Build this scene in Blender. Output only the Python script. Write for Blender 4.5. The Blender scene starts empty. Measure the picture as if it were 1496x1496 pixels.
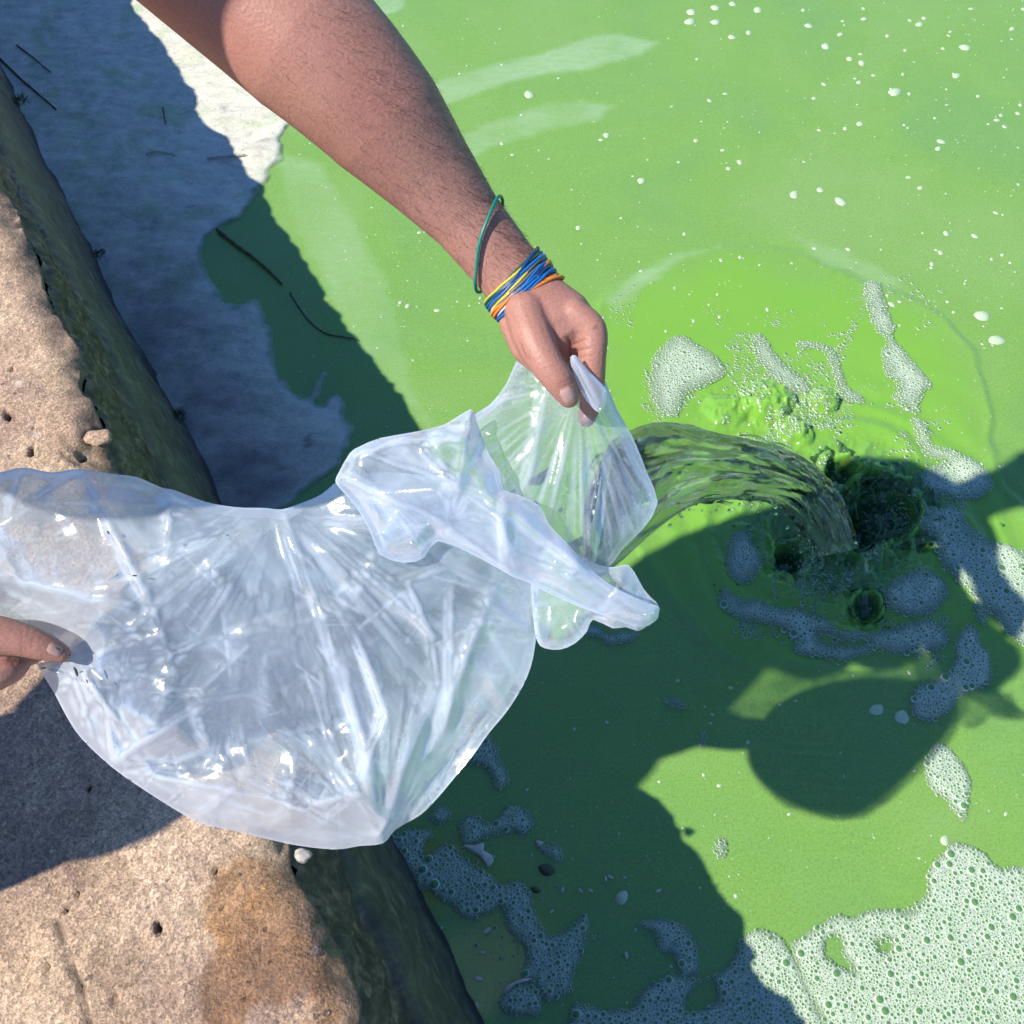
import bpy, bmesh, math, random
import numpy as np
from mathutils import Vector, Matrix, geometry
from mathutils.bvhtree import BVHTree
random.seed(7); RNG = np.random.default_rng(7)
S = bpy.context.scene
COL = S.collection
# ------------------------------------------------------------------ camera, sky, sun, exposure
F_PX, PITCH, CZ, H = 1437.0, math.radians(57.5), 1.80, 0.69      # camera height above the water, quay height
cam_d = bpy.data.cameras.new('camera'); cam = bpy.data.objects.new('camera', cam_d); COL.objects.link(cam)
cam.location = (0, 0, CZ); cam.rotation_euler = (math.pi/2 - PITCH, 0, 0)
cam_d.sensor_width = 36; cam_d.lens = 36*F_PX/1496; cam_d.clip_start = 0.02; cam_d.clip_end = 2000
S.camera = cam
SUN_EL, SUN_AZ = math.radians(49), math.radians(20)              # light travels towards azimuth 20 deg from +X
LX, LY = math.cos(SUN_AZ), math.sin(SUN_AZ)
wd = bpy.data.worlds.new('World'); S.world = wd; wd.use_nodes = True
wn = wd.node_tree; bgn = wn.nodes['Background']
sky = wn.nodes.new('ShaderNodeTexSky'); sky.sky_type = 'NISHITA'; sky.sun_disc = False
sky.sun_elevation = SUN_EL; sky.sun_rotation = math.radians(90-(180+20)) % (2*math.pi)
sky.air_density = 1.0; sky.dust_density = 0.1; sky.ozone_density = 3.0
tint = wn.nodes.new('ShaderNodeMix'); tint.data_type = 'RGBA'; tint.blend_type = 'MULTIPLY'; tint.inputs[0].default_value = 1; tint.inputs[7].default_value = (.66, .92, 1.30, 1)
wn.links.new(sky.outputs[0], tint.inputs[6]); wn.links.new(tint.outputs[2], bgn.inputs[0]); bgn.inputs[1].default_value = 0.10
sun_d = bpy.data.lights.new('sun', 'SUN'); sun_d.energy = 5.0; sun_d.angle = math.radians(0.55); sun_d.color = (1, 0.95, 0.86)
sun = bpy.data.objects.new('sun', sun_d); COL.objects.link(sun); sun.location = (-6, -3, 8)
sun.rotation_euler = Vector((LX*math.cos(SUN_EL), LY*math.cos(SUN_EL), -math.sin(SUN_EL))).to_track_quat('-Z', 'Y').to_euler()
S.view_settings.view_transform = 'Standard'; S.view_settings.look = 'None'
S.view_settings.exposure = 0.34; S.view_settings.gamma = 1; S.view_settings.use_curve_mapping = False
S.render.engine = 'CYCLES'
S.cycles.max_bounces = 16; S.cycles.transparent_max_bounces = 24; S.cycles.transmission_bounces = 12
S.cycles.caustics_reflective = False; S.cycles.use_denoising = True
# ------------------------------------------------------------------ helpers
R_ = np.array([1., 0, 0]); F_ = np.array([0, math.cos(PITCH), -math.sin(PITCH)]); U_ = np.array([0, math.sin(PITCH), math.cos(PITCH)])
C_ = np.array([0, 0, CZ])
QU = np.array([-.503, .864]); QN = np.array([.864, .503])        # along the quay, and out over the water

def rays(px, py):
    px = np.asarray(px, float); py = np.asarray(py, float)
    return ((px-748)/F_PX)[..., None]*R_ - ((py-748)/F_PX)[..., None]*U_ + F_
def at(px, py, z=0.0):                                           # point of the sight line at height z
    d = rays(px, py); return C_ + d*((z-CZ)/d[..., 2])[..., None]
def dep(px, py, d):                                              # point of the sight line at depth d
    return C_ + rays(px, py)*np.asarray(d, float)[..., None]
def to_px(P):
    v = np.asarray(P)-C_; z = v@F_
    return 748+F_PX*(v@R_)/z, 748-F_PX*(v@U_)/z

def _hash(ix, iy, iz, seed):
    h = (ix.astype(np.int64)*374761393 + iy.astype(np.int64)*668265263 + iz.astype(np.int64)*1274126177 + seed*974711) & 0xffffffff
    h = ((h ^ (h >> 13))*1103515245) & 0xffffffff
    h = ((h ^ (h >> 16))*2246822519) & 0xffffffff
    return ((h ^ (h >> 13)) & 0xffffff)/float(0xffffff)*2-1
def vnoise(x, y, z=0.0, seed=0):
    x, y, z = np.broadcast_arrays(np.asarray(x, float), np.asarray(y, float), np.asarray(z, float))
    ix, iy, iz = np.floor(x), np.floor(y), np.floor(z)
    fx, fy, fz = x-ix, y-iy, z-iz
    fx, fy, fz = [t*t*t*(t*(t*6-15)+10) for t in (fx, fy, fz)]
    r = 0
    for dx in (0, 1):
        for dy in (0, 1):
            for dz in (0, 1):
                w = (fx if dx else 1-fx)*(fy if dy else 1-fy)*(fz if dz else 1-fz)
                r = r + w*_hash(ix+dx, iy+dy, iz+dz, seed)
    return r
def fbm(x, y, z=0.0, octv=4, seed=0, gain=.5, ridged=False):
    r, a, s = 0, 1.0, 0
    for k in range(octv):
        n = vnoise(np.asarray(x)*2**k+17.3*k, np.asarray(y)*2**k-9.1*k, np.asarray(z)*2**k, seed+k)
        if ridged: n = 1-2*np.abs(n)
        r = r+a*n; s += a; a *= gain
    return r/s

def mk_mesh(name, V, Fc, mats=(), smooth=True, mi=None):
    me = bpy.data.meshes.new(name)
    V = np.asarray(V, float)
    if isinstance(Fc, np.ndarray):
        n, k = Fc.shape
        me.vertices.add(len(V)); me.vertices.foreach_set('co', V.ravel())
        me.loops.add(n*k); me.loops.foreach_set('vertex_index', Fc.ravel().astype(np.int32))
        me.polygons.add(n); me.polygons.foreach_set('loop_start', np.arange(0, n*k, k, dtype=np.int32))
        me.polygons.foreach_set('loop_total', np.full(n, k, dtype=np.int32))
        me.update(calc_edges=True); me.validate()
    else:
        me.from_pydata([tuple(v) for v in V], [], [tuple(int(i) for i in f) for f in Fc]); me.update()
    for m in (mats if isinstance(mats, (list, tuple)) else [mats]): me.materials.append(m)
    if smooth: me.polygons.foreach_set('use_smooth', np.ones(len(me.polygons), bool))
    if mi is not None: me.polygons.foreach_set('material_index', np.asarray(mi, np.int32))
    return me
def link(name, me, parent=None, label=None, cat=None, group=None, kind=None):
    o = bpy.data.objects.new(name, me); COL.objects.link(o)
    if parent is not None: o.parent = parent
    if label: o['label'] = label
    if cat: o['category'] = cat
    if group: o['group'] = group
    if kind: o['kind'] = kind
    return o
def attr(me, name, vals):
    a = me.attributes.new(name, 'FLOAT', 'POINT'); a.data.foreach_set('value', np.asarray(vals, np.float32))
def grid_faces(nx, ny):                                          # vertices ordered [j*nx+i]
    i, j = np.meshgrid(np.arange(nx-1), np.arange(ny-1)); a = (j*nx+i).ravel()
    return np.stack([a, a+1, a+1+nx, a+nx], 1)
def smooth_poly(P, n=4, closed=True):                            # Catmull-Rom through the points
    P = np.asarray(P, float); out = []; m = len(P)
    for i in range(m if closed else m-1):
        if closed: p0, p1, p2, p3 = P[i-1], P[i], P[(i+1) % m], P[(i+2) % m]
        else: p0, p1, p2, p3 = P[max(i-1, 0)], P[i], P[i+1], P[min(i+2, m-1)]
        for k in range(n):
            t = k/n
            out.append(.5*((2*p1)+(-p0+p2)*t+(2*p0-5*p1+4*p2-p3)*t*t+(-p0+3*p1-3*p2+p3)*t**3))
    if not closed: out.append(P[-1])
    return np.array(out)
def poly_sdf(x, y, poly):                                        # negative inside
    x = np.asarray(x, float).ravel(); y = np.asarray(y, float).ravel()
    d2 = np.full(x.shape, 1e18); ins = np.zeros(x.shape, bool); n = len(poly)
    for i in range(n):
        ax, ay = poly[i]; bx, by = poly[(i+1) % n]
        ex, ey = bx-ax, by-ay; L = ex*ex+ey*ey+1e-18
        t = np.clip(((x-ax)*ex+(y-ay)*ey)/L, 0, 1)
        d2 = np.minimum(d2, (x-ax-t*ex)**2+(y-ay-t*ey)**2)
        c = (ay > y) != (by > y)
        if abs(ey) > 1e-18: ins ^= c & (x < ex*(y-ay)/ey+ax)
    return np.where(ins, -1, 1)*np.sqrt(d2)
def sstep(a, b, x):
    t = np.clip((x-a)/(b-a), 0, 1); return t*t*(3-2*t)
def tube(path, rad, seg=8, closed=False):
    P = np.asarray(path, float); n = len(P); rad = np.broadcast_to(np.asarray(rad, float), (n,))
    T = np.gradient(P, axis=0) if not closed else np.roll(P, -1, 0)-np.roll(P, 1, 0)
    T /= np.linalg.norm(T, axis=1)[:, None]+1e-12
    u = np.cross(T[0], [0.31, .2, .93]); u /= np.linalg.norm(u); V = []
    for i in range(n):
        u = u-T[i]*(u@T[i]); u /= np.linalg.norm(u)+1e-12; w = np.cross(T[i], u)
        for k in range(seg):
            a = 2*math.pi*k/seg; V.append(P[i]+rad[i]*(math.cos(a)*u+math.sin(a)*w))
    Fc = []
    for i in range(n if closed else n-1):
        j = (i+1) % n
        for k in range(seg):
            k2 = (k+1) % seg; Fc.append((i*seg+k, i*seg+k2, j*seg+k2, j*seg+k))
    if not closed:
        Fc.append(tuple(range(seg-1, -1, -1))); Fc.append(tuple((n-1)*seg+k for k in range(seg)))
    return V, Fc
class MB:
    def __init__(s): s.V = []; s.F = []; s.M = []
    def add(s, V, Fc, m=0):
        o = len(s.V); s.V += [tuple(v) for v in V]; s.F += [tuple(int(i)+o for i in f) for f in Fc]; s.M += [m]*len(Fc)
    def mesh(s, name, mats, smooth=True): return mk_mesh(name, np.array(s.V), s.F, mats, smooth, s.M)
# ------------------------------------------------------------------ materials
class Mat:
    def __init__(s, name):
        s.m = bpy.data.materials.new(name); s.m.use_nodes = True; s.t = s.m.node_tree
        s.b = s.t.nodes['Principled BSDF']; s.out = s.t.nodes['Material Output']
        s.pos = s.n('ShaderNodeNewGeometry').outputs['Position']
    def n(s, t, **k):
        x = s.t.nodes.new(t)
        for a, v in k.items(): setattr(x, a, v)
        return x
    def l(s, a, b): s.t.links.new(a, b)
    def set(s, **k):
        for a, v in k.items():
            a = a.replace('_', ' ')
            s.b.inputs[a].default_value = (*v, 1) if isinstance(v, tuple) and len(v) == 3 and a in ('Base Color', 'Coat Tint', 'Specular Tint', 'Emission Color') else v
        return s
    def noise(s, scale, detail=4, rough=.55, dist=0, vec=None, stretch=None):
        x = s.n('ShaderNodeTexNoise'); x.inputs['Scale'].default_value = scale; x.inputs['Detail'].default_value = detail
        x.inputs['Roughness'].default_value = rough; x.inputs['Distortion'].default_value = dist
        v = vec or s.pos
        if stretch:
            mp = s.n('ShaderNodeMapping'); s.l(v, mp.inputs[0]); mp.inputs['Scale'].default_value = stretch[0]; mp.inputs['Rotation'].default_value = stretch[1]; v = mp.outputs[0]
        s.l(v, x.inputs['Vector']); return x.outputs['Fac']
    def vor(s, scale, feature='F1', rnd=1):
        x = s.n('ShaderNodeTexVoronoi', feature=feature); x.inputs['Scale'].default_value = scale; x.inputs['Randomness'].default_value = rnd
        s.l(s.pos, x.inputs['Vector']); return x
    def ramp(s, fac, *stops, interp='LINEAR'):
        x = s.n('ShaderNodeValToRGB'); e = x.color_ramp.elements; x.color_ramp.interpolation = interp
        while len(e) < len(stops): e.new(.5)
        for q, (p, c) in zip(e, stops):
            q.position = p; q.color = (*c, 1) if isinstance(c, tuple) else (c, c, c, 1)
        s.l(fac, x.inputs[0]); return x.outputs[0]
    def mix(s, fac, a, b, mode='MIX'):
        x = s.n('ShaderNodeMix', data_type='RGBA', blend_type=mode)
        for sock, v in ((x.inputs[0], fac), (x.inputs[6], a), (x.inputs[7], b)):
            if isinstance(v, bpy.types.NodeSocket): s.l(v, sock)
            else: sock.default_value = (*v, 1) if isinstance(v, tuple) else v
        return x.outputs[2]
    def math(s, op, a, b=0.0, clamp=False):
        x = s.n('ShaderNodeMath', operation=op, use_clamp=clamp)
        for sock, v in ((x.inputs[0], a), (x.inputs[1], b)):
            if isinstance(v, bpy.types.NodeSocket): s.l(v, sock)
            else: sock.default_value = v
        return x.outputs[0]
    def attr(s, name): 
        x = s.n('ShaderNodeAttribute', attribute_name=name); return x.outputs['Fac']
    def bump(s, h, strength=.3, dist=.002, prev=None):
        x = s.n('ShaderNodeBump'); x.inputs['Strength'].default_value = strength; x.inputs['Distance'].default_value = dist
        s.l(h, x.inputs['Height'])
        if prev is not None: s.l(prev, x.inputs['Normal'])
        return x.outputs[0]
    def base(s, c): s.l(c, s.b.inputs['Base Color']); return s
    def normal(s, c): s.l(c, s.b.inputs['Normal']); return s

def m_water():
    m = Mat('algae_water'); m.set(Roughness=.07, IOR=1.45, Specular_IOR_Level=.72)
    c = m.ramp(m.noise(1.5, 4, .55, .8), (.34, (.192, .375, .10)), (.50, (.212, .395, .085)), (.66, (.235, .405, .11)))
    c = m.mix(m.ramp(m.noise(6, 5, .65, 1.2, stretch=((1, 1.9, 1), (0, 0, .3))), (.46, 0.0), (.74, .22)), c, (.27, .45, .14))
    c = m.mix(1.0, c, m.ramp(m.noise(230, 3, .7), (.34, .82), (.5, 1.0), (.68, 1.12)), 'MULTIPLY')
    c = m.mix(m.attr('ring'), c, (.21, .45, .05))
    fl = m.math('MULTIPLY', m.attr('film'), m.ramp(m.noise(26, 4, .6, .8, stretch=((1, 2.4, 1), (0, 0, .35))), (.25, .45), (.7, 1.0)))
    c = m.mix(fl, c, (.36, .52, .30))
    fleck = m.ramp(m.noise(140, 2, .6), (.66, 0.0), (.74, .55)); fleck = m.math('MULTIPLY', fleck, m.ramp(m.noise(5, 2), (.42, 0.0), (.62, 1.0)))
    c = m.mix(fleck, c, (.45, .6, .33))
    c = m.mix(m.attr('clear'), c, (.03, .115, .04))
    m.base(c)
    m.set(Subsurface_Weight=.85, Subsurface_Radius=(.25, 1.0, .2), Subsurface_Scale=.016)
    b = m.bump(m.noise(90, 4, .65), .12, .002)
    b = m.bump(m.noise(9, 2), .12, .006, b)
    m.normal(b); return m.m
def m_foam():
    m = Mat('foam'); m.set(Roughness=.35, IOR=1.33)
    v = m.vor(520)
    c = m.ramp(v.outputs['Distance'], (.0, (.13, .25, .10)), (.35, (.36, .46, .32)), (.8, (.62, .68, .57)))
    m.base(m.mix(m.ramp(m.noise(45, 3), (.45, 0.0), (.75, .45)), c, (.62, .68, .57)))
    m.set(Subsurface_Weight=.25, Subsurface_Radius=(.6, 1, .6), Subsurface_Scale=.003)
    al = m.math('ADD', m.math('MULTIPLY', m.attr('core'), 1.15), m.ramp(m.noise(38, 4, .65), (.3, -.75), (.7, .15)), True); m.l(al, m.b.inputs['Alpha'])
    m.normal(m.bump(v.outputs['Distance'], .55, .0016)); return m.m
def m_rim():
    m = Mat('bubble_wall'); m.set(Base_Color=(.56, .64, .52), Roughness=.08, IOR=1.45); return m.m
def m_window():
    m = Mat('bubble_window'); m.set(Base_Color=(.105, .25, .08), Roughness=.04, IOR=1.4); return m.m
def m_fleck():
    m = Mat('foam_fleck'); m.set(Roughness=.3)
    m.base(m.ramp(m.noise(500, 2), (.35, (.36, .52, .27)), (.65, (.58, .68, .48)))); return m.m
def m_scum():
    m = Mat('algae_scum'); m.set(Roughness=.6)
    d1 = m.noise(14, 6, .65, 1.2, stretch=((1, 1.7, 1), (0, 0, .5)))
    c = m.ramp(d1, (.28, (.34, .31, .25)), (.40, (.58, .56, .47)), (.54, (.68, .65, .52)), (.75, (.80, .76, .60)))
    c = m.mix(m.ramp(m.noise(3.6, 5, .65, 1.5), (.44, 0.0), (.56, .8)), c, (.76, .73, .60))
    g = m.ramp(m.noise(7, 4, .6, 1), (.50, 0.0), (.64, .6))
    c = m.mix(g, c, (.40, .52, .26))
    dirt = m.attr('dirt'); dirt = m.math('MULTIPLY', dirt, m.ramp(m.noise(5, 5, .7, .5), (.3, .35), (.62, 1.0)))
    c = m.mix(dirt, c, (.15, .125, .135))
    sp = m.ramp(m.noise(120, 3, .7), (.30, 1.0), (.36, 0.0)); c = m.mix(m.math('MULTIPLY', sp, .7), c, (.06, .055, .035))
    fine = m.ramp(m.noise(60, 5, .7, 2, stretch=((1, 2.6, 1), (0, 0, .4))), (.3, .72), (.55, 1.08))
    c = m.mix(1.0, c, fine, 'MULTIPLY')
    thin = m.math('SUBTRACT', 1.0, m.attr('core'), True); c = m.mix(m.math('MULTIPLY', thin, .8), c, (.50, .60, .50))
    m.base(c)
    al = m.math('ADD', m.math('MULTIPLY', m.attr('core'), 1.7), m.ramp(m.noise(16, 5, .65, 1), (.3, -.7), (.7, .35)), True); m.l(al, m.b.inputs['Alpha'])
    m.normal(m.bump(m.noise(55, 5, .7, 2, stretch=((1, 2.4, 1), (0, 0, .4))), .5, .006)); return m.m
def m_stone():
    m = Mat('quay_stone'); m.set(Roughness=.85)
    c = m.ramp(m.noise(6, 5, .6), (.3, (.33, .215, .15)), (.5, (.49, .335, .21)), (.72, (.60, .44, .29)))
    pk = m.ramp(m.noise(2.2, 3), (.45, 0.0), (.7, .7)); c = m.mix(pk, c, (.40, .255, .215))
    c = m.mix(1.0, c, m.ramp(m.noise(11, 5, .7, .5), (.32, .72), (.5, 1.0), (.68, 1.18)), 'MULTIPLY')
    g1 = m.vor(230); c = m.mix(.45, c, m.mix(1.0, c, m.ramp(g1.outputs['Color'], (.0, .22), (.5, .95), (1.0, 1.95)), 'MULTIPLY'))
    g2 = m.ramp(m.noise(420, 3, .7), (.36, .45), (.5, 1.0), (.66, 1.4)); c = m.mix(.85, c, m.mix(1.0, c, g2, 'MULTIPLY'))
    holes = m.ramp(m.noise(75, 3, .6), (.28, 1.0), (.33, 0.0)); c = m.mix(m.math('MULTIPLY', holes, .75), c, (.09, .07, .055))
    c = m.mix(m.attr('crack'), c, (.07, .055, .045))
    lich = m.ramp(m.noise(34, 4, .7), (.66, 0.0), (.74, .8)); c = m.mix(lich, c, (.62, .58, .50))
    wet = m.attr('wet'); wn_ = m.ramp(m.noise(26, 4, .6), (.3, .72), (.7, 1.0)); w = m.math('MULTIPLY', wet, wn_, True)
    wc = m.mix(1.0, c, (.62, .44, .22), 'MULTIPLY'); c = m.mix(w, c, wc)
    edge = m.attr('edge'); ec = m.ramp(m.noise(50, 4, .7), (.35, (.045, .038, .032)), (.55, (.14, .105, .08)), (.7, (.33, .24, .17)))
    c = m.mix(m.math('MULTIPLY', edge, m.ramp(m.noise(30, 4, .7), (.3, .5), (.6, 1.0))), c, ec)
    m.base(c)
    m.l(m.ramp(w, (.0, .85), (1.0, .16)), m.b.inputs['Roughness'])
    b = m.bump(m.noise(300, 4, .75), .85, .0022); b = m.bump(g1.outputs['Distance'], .4, .0015, b); b = m.bump(m.noise(40, 4, .65), .5, .006, b)
    m.normal(b); return m.m
def m_wall():
    m = Mat('mossy_wall'); m.set(Roughness=.55)
    moss = m.attr('moss')
    st = ((1, 1, 5), (0, 0, 0))
    dark = m.ramp(m.noise(34, 5, .7), (.32, (.02, .014, .013)), (.5, (.075, .052, .045)), (.66, (.27, .19, .15)))
    grn = m.ramp(m.noise(24, 5, .65, .6), (.3, (.04, .036, .026)), (.52, (.088, .086, .052)), (.74, (.22, .20, .135)))
    c = m.mix(m.math('MULTIPLY', moss, m.ramp(m.noise(9, 4, .6), (.25, .55), (.5, 1.0))), dark, grn)
    pa = m.ramp(m.noise(15, 5, .7, 1), (.54, 0.0), (.64, .75)); c = m.mix(pa, c, m.mix(m.noise(60, 3), (.05, .04, .032), (.16, .13, .10)))
    wet = m.attr('wetline'); c = m.mix(wet, c, (.018, .02, .022))
    m.base(c); m.normal(m.bump(m.noise(110, 5, .7), .7, .004)); return m.m
def m_skin(dark=1.0):
    m = Mat('skin'); m.set(Roughness=.48, IOR=1.4)
    c = m.ramp(m.noise(14, 4, .6), (.3, (.40*dark, .19*dark, .14*dark)), (.7, (.48*dark, .245*dark, .185*dark)))
    red = m.ramp(m.noise(6, 3), (.5, 0.0), (.75, .45)); c = m.mix(red, c, (.46*dark, .18*dark, .145*dark))
    pores = m.ramp(m.noise(600, 2, .6), (.3, .80), (.6, 1.0)); c = m.mix(1.0, c, pores, 'MULTIPLY')
    sp = m.ramp(m.noise(70, 1), (.19, 1.0), (.21, 0.0)); c = m.mix(m.math('MULTIPLY', sp, .45), c, (.17, .07, .05))
    cr = m.attr('crease'); c = m.mix(m.math('MULTIPLY', cr, .8, True), c, (.22*dark, .075*dark, .06*dark))
    m.base(c)
    m.set(Subsurface_Weight=.18, Subsurface_Radius=(1, .35, .2), Subsurface_Scale=.004)
    b = m.bump(m.noise(420, 3, .7), .28, .0012); b = m.bump(m.vor(300).outputs['Distance'], .22, .0008, b)
    m.normal(b); return m.m
def m_plain(name, col, rough=.5, var=.25, scale=60, **k):
    m = Mat(name); m.set(Roughness=rough, **k)
    m.base(m.ramp(m.noise(scale, 4), (.3, tuple(c*(1-var) for c in col)), (.7, tuple(min(1, c*(1+var)) for c in col)))); return m.m
def m_film():
    m = Mat('plastic_film'); t = m.t; t.nodes.remove(m.b)
    tr = m.n('ShaderNodeBsdfTransparent'); tr.inputs[0].default_value = (.97, .985, 1, 1)
    df = m.n('ShaderNodeBsdfDiffuse'); df.inputs[0].default_value = (.80, .87, .97, 1)
    tl = m.n('ShaderNodeBsdfTranslucent'); tl.inputs[0].default_value = (.80, .88, .97, 1)
    gl = m.n('ShaderNodeBsdfGlossy'); gl.inputs['Roughness'].default_value = .13; gl.inputs[0].default_value = (1, 1, 1, 1)
    b = m.bump(m.noise(70, 3, .6, .5), .25, .002)
    for x in (df, tl, gl): m.l(b, x.inputs['Normal'])
    mill = m.n('ShaderNodeMixShader'); mill.inputs[0].default_value = .45; m.l(df.outputs[0], mill.inputs[1]); m.l(tl.outputs[0], mill.inputs[2])
    lw = m.n('ShaderNodeFresnel'); lw.inputs['IOR'].default_value = 1.5; m.l(b, lw.inputs['Normal'])
    op = m.math('ADD', m.ramp(m.noise(9, 3, .5), (.3, .15), (.7, .31)), m.math('MULTIPLY', m.attr('crease'), .50), True)
    op = m.math('ADD', op, m.math('MINIMUM', m.math('MULTIPLY', lw.outputs[0], .8), .35), True)
    s1 = m.n('ShaderNodeMixShader'); m.l(op, s1.inputs[0]); m.l(tr.outputs[0], s1.inputs[1]); m.l(mill.outputs[0], s1.inputs[2])
    s2 = m.n('ShaderNodeMixShader'); m.l(m.math('MINIMUM', m.math('ADD', m.math('MULTIPLY', lw.outputs[0], .75), .02, True), .16), s2.inputs[0]); m.l(s1.outputs[0], s2.inputs[1]); m.l(gl.outputs[0], s2.inputs[2])
    m.l(s2.outputs[0], m.out.inputs[0]); return m.m
def m_clear():
    m = Mat('clear_water'); m.set(Base_Color=(.96, .99, .97), Roughness=.0, IOR=1.333, Transmission_Weight=1.0); return m.m
def m_stream():
    m = Mat('poured_water'); m.set(Base_Color=(.97, .99, .97), Roughness=.0, IOR=1.333, Transmission_Weight=1.0); t = m.t
    gl = m.n('ShaderNodeBsdfGlossy'); gl.inputs['Roughness'].default_value = .04; gl.inputs[0].default_value = (.9, .93, .9, 1)
    df = m.n('ShaderNodeBsdfDiffuse'); df.inputs[0].default_value = (.80, .84, .72, 1)
    a = m.n('ShaderNodeMixShader'); m.l(m.attr('air'), a.inputs[0]); m.l(m.b.outputs[0], a.inputs[1]); m.l(df.outputs[0], a.inputs[2])  # mixes in the white highlights painted along the stream
    b = m.n('ShaderNodeMixShader'); b.inputs[0].default_value = .18; m.l(a.outputs[0], b.inputs[1]); m.l(gl.outputs[0], b.inputs[2]); m.l(b.outputs[0], m.out.inputs[0]); return m.m
def m_splash():
    m = Mat("green_splash"); m.set(Roughness=.06, IOR=1.333, Transmission_Weight=.7)
    m.base(m.ramp(m.noise(40, 3), (.3, (.10, .27, .08)), (.7, (.30, .50, .24)))); return m.m
M = dict(water=m_water(), foam=m_foam(), rim=m_rim(), window=m_window(), fleck=m_fleck(), scum=m_scum(), stone=m_stone(), wall=m_wall(),
         skin=m_skin(), film=m_film(), clear=m_clear(), stream=m_stream(), splash=m_splash(),
         nail=m_plain('fingernail', (.50, .30, .26), .25, .08), hair=m_plain('body_hair', (.035, .02, .014), .5, .2),
         twig=m_plain('dead_reed', (.13, .10, .06), .7, .4), moss=m_plain('moss', (.05, .06, .02), .8, .5, 200),
         pebble=m_plain('pebble', (.42, .38, .33), .6, .3, 120), shell=m_plain('broken_shell', (.62, .56, .46), .4, .2, 90), leaf=m_plain('rotten_leaf', (.06, .085, .04), .5, .4, 120),
         shirt=m_plain('grey_cotton', (.10, .11, .13), .9, .12, 300), shorts=m_plain('dark_cotton', (.03, .035, .05), .9, .2, 300),
         shoe=m_plain('worn_leather', (.07, .05, .04), .6, .2), dirt=m_plain('mud', (.03, .022, .014), .8, .3))
# ------------------------------------------------------------------ water
SPL = at(1225, 775)[:2]                                          # where the poured water strikes
PITS = [(1292, 748, .070, .085), (1246, 772, .060, .055), (1152, 822, .034, .050), (1264, 888, .026, .012), (1225, 690, .034, .04), (1192, 800, .03, .025)]
PITW = [(at(a, b)[:2], r, h) for a, b, r, h in PITS]
BOILS = [(1120, 588, .060, .042), (1200, 588, .036, .036), (1155, 628, .034, .026), (1060, 600, .05, .022), (1175, 640, .022, .02)]
BOILW = [(at(a, b)[:2], r, h) for a, b, r, h in BOILS]
RING_PX = smooth_poly([(850, 560), (872, 450), (930, 395), (1000, 366), (1080, 358), (1180, 372), (1270, 415), (1360, 450), (1420, 510), (1446, 590), (1470, 690), (1520, 800), (1500, 960), (1380, 1000), (1200, 990), (1050, 960), (960, 860), (900, 760), (870, 660)], 4)
RING_W = at(RING_PX[:, 0], RING_PX[:, 1])[:, :2]
def ring_sdf(x, y): return poly_sdf(x, y, RING_W)
def water_h(x, y):
    x = np.asarray(x, float); y = np.asarray(y, float); shp = x.shape; x = x.ravel(); y = y.ravel()
    h = .0016*fbm(x*5, y*5, 0, 3, 3)
    dx, dy = x-SPL[0], y-SPL[1]; r = np.hypot(dx, dy)
    near = r < 1.0
    hh = np.zeros(len(x)); xn, yn, rn = x[near], y[near], r[near]
    if near.any():
        wob = .05*fbm(xn*6, yn*6, 0, 2, 11)
        hh[near] += .006*np.exp(-((rn-.05)/.30)**2)*np.sin(2*np.pi*(rn+wob)/.085)
        turb = np.exp(-(rn/.26)**2)
        turb = np.exp(-(rn/.20)**2)
        wx = xn+.02*fbm(xn*14, yn*14, 0, 2, 25); wy = yn+.02*fbm(xn*14, yn*14, 5, 2, 26)
        hh[near] += turb*(.030*fbm(wx*17, wy*17, 0, 4, 21, .55, True)-.004)
        s = ring_sdf(xn, yn)+.02*fbm(xn*9, yn*9, 0, 3, 5)
        hh[near] += .0035*np.exp(-((s+.012)/.011)**2)*(.6+.6*fbm(xn*4, yn*4, 0, 2, 6)) + .004*sstep(.01, -.03, s)
        for (c, rr, dd) in PITW:
            q = np.hypot(xn-c[0], yn-c[1])*(1+.55*fbm(xn*13, yn*13, c[0]*9, 4, 33))/rr
            hh[near] += -dd*np.exp(-(q/.8)**4)+.020*np.exp(-((q-1.15)/.22)**2)*(.5+1.2*fbm(xn*44, yn*44, 0, 4, 8))
        for (c, rr, dd) in BOILW:
            q = np.hypot(xn-c[0], yn-c[1])*(1+.22*fbm(xn*20, yn*20, c[0]*7, 2, 43))/rr
            hh[near] += dd*(.75*np.sqrt(np.clip(1-q*q, 0, 1))+.30*np.exp(-(q/1.25)**4)*fbm(xn*42, yn*42, 0, 4, 9, .6, True))
    h = h+hh
    # small capillary ripples in the shade of the bag
    c = at(1195, 1150)[:2]; e = np.exp(-(((x-c[0])/.10)**2+((y-c[1])/.085)**2))
    h = h+e*.0019*np.sin(2*np.pi*(y+.10*x+.012*fbm(x*9, y*9, 0, 2, 12))/.022)
    c = at(1090, 1060)[:2]; e = np.exp(-(((x-c[0])/.12)**2+((y-c[1]+.3*(x-c[0]))/.03)**2))
    h = h+e*.0016*fbm(x*30, y*60, 0, 3, 13)
    return h.reshape(shp)
def axis(segs):
    out = [segs[0][0]]
    for a, b, st in segs:
        n = max(1, int(round((b-a)/st))); out += list(a+(b-a)*np.arange(1, n+1)/n)
    return np.array(out)
gx = axis([(-400, -40, 60), (-40, -4, 4), (-4, -1.7, .2), (-1.7, .22, .010), (.22, 1.2, .0036), (1.2, 1.6, .010), (1.6, 6, .3), (6, 60, 6), (60, 400, 60)])
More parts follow.
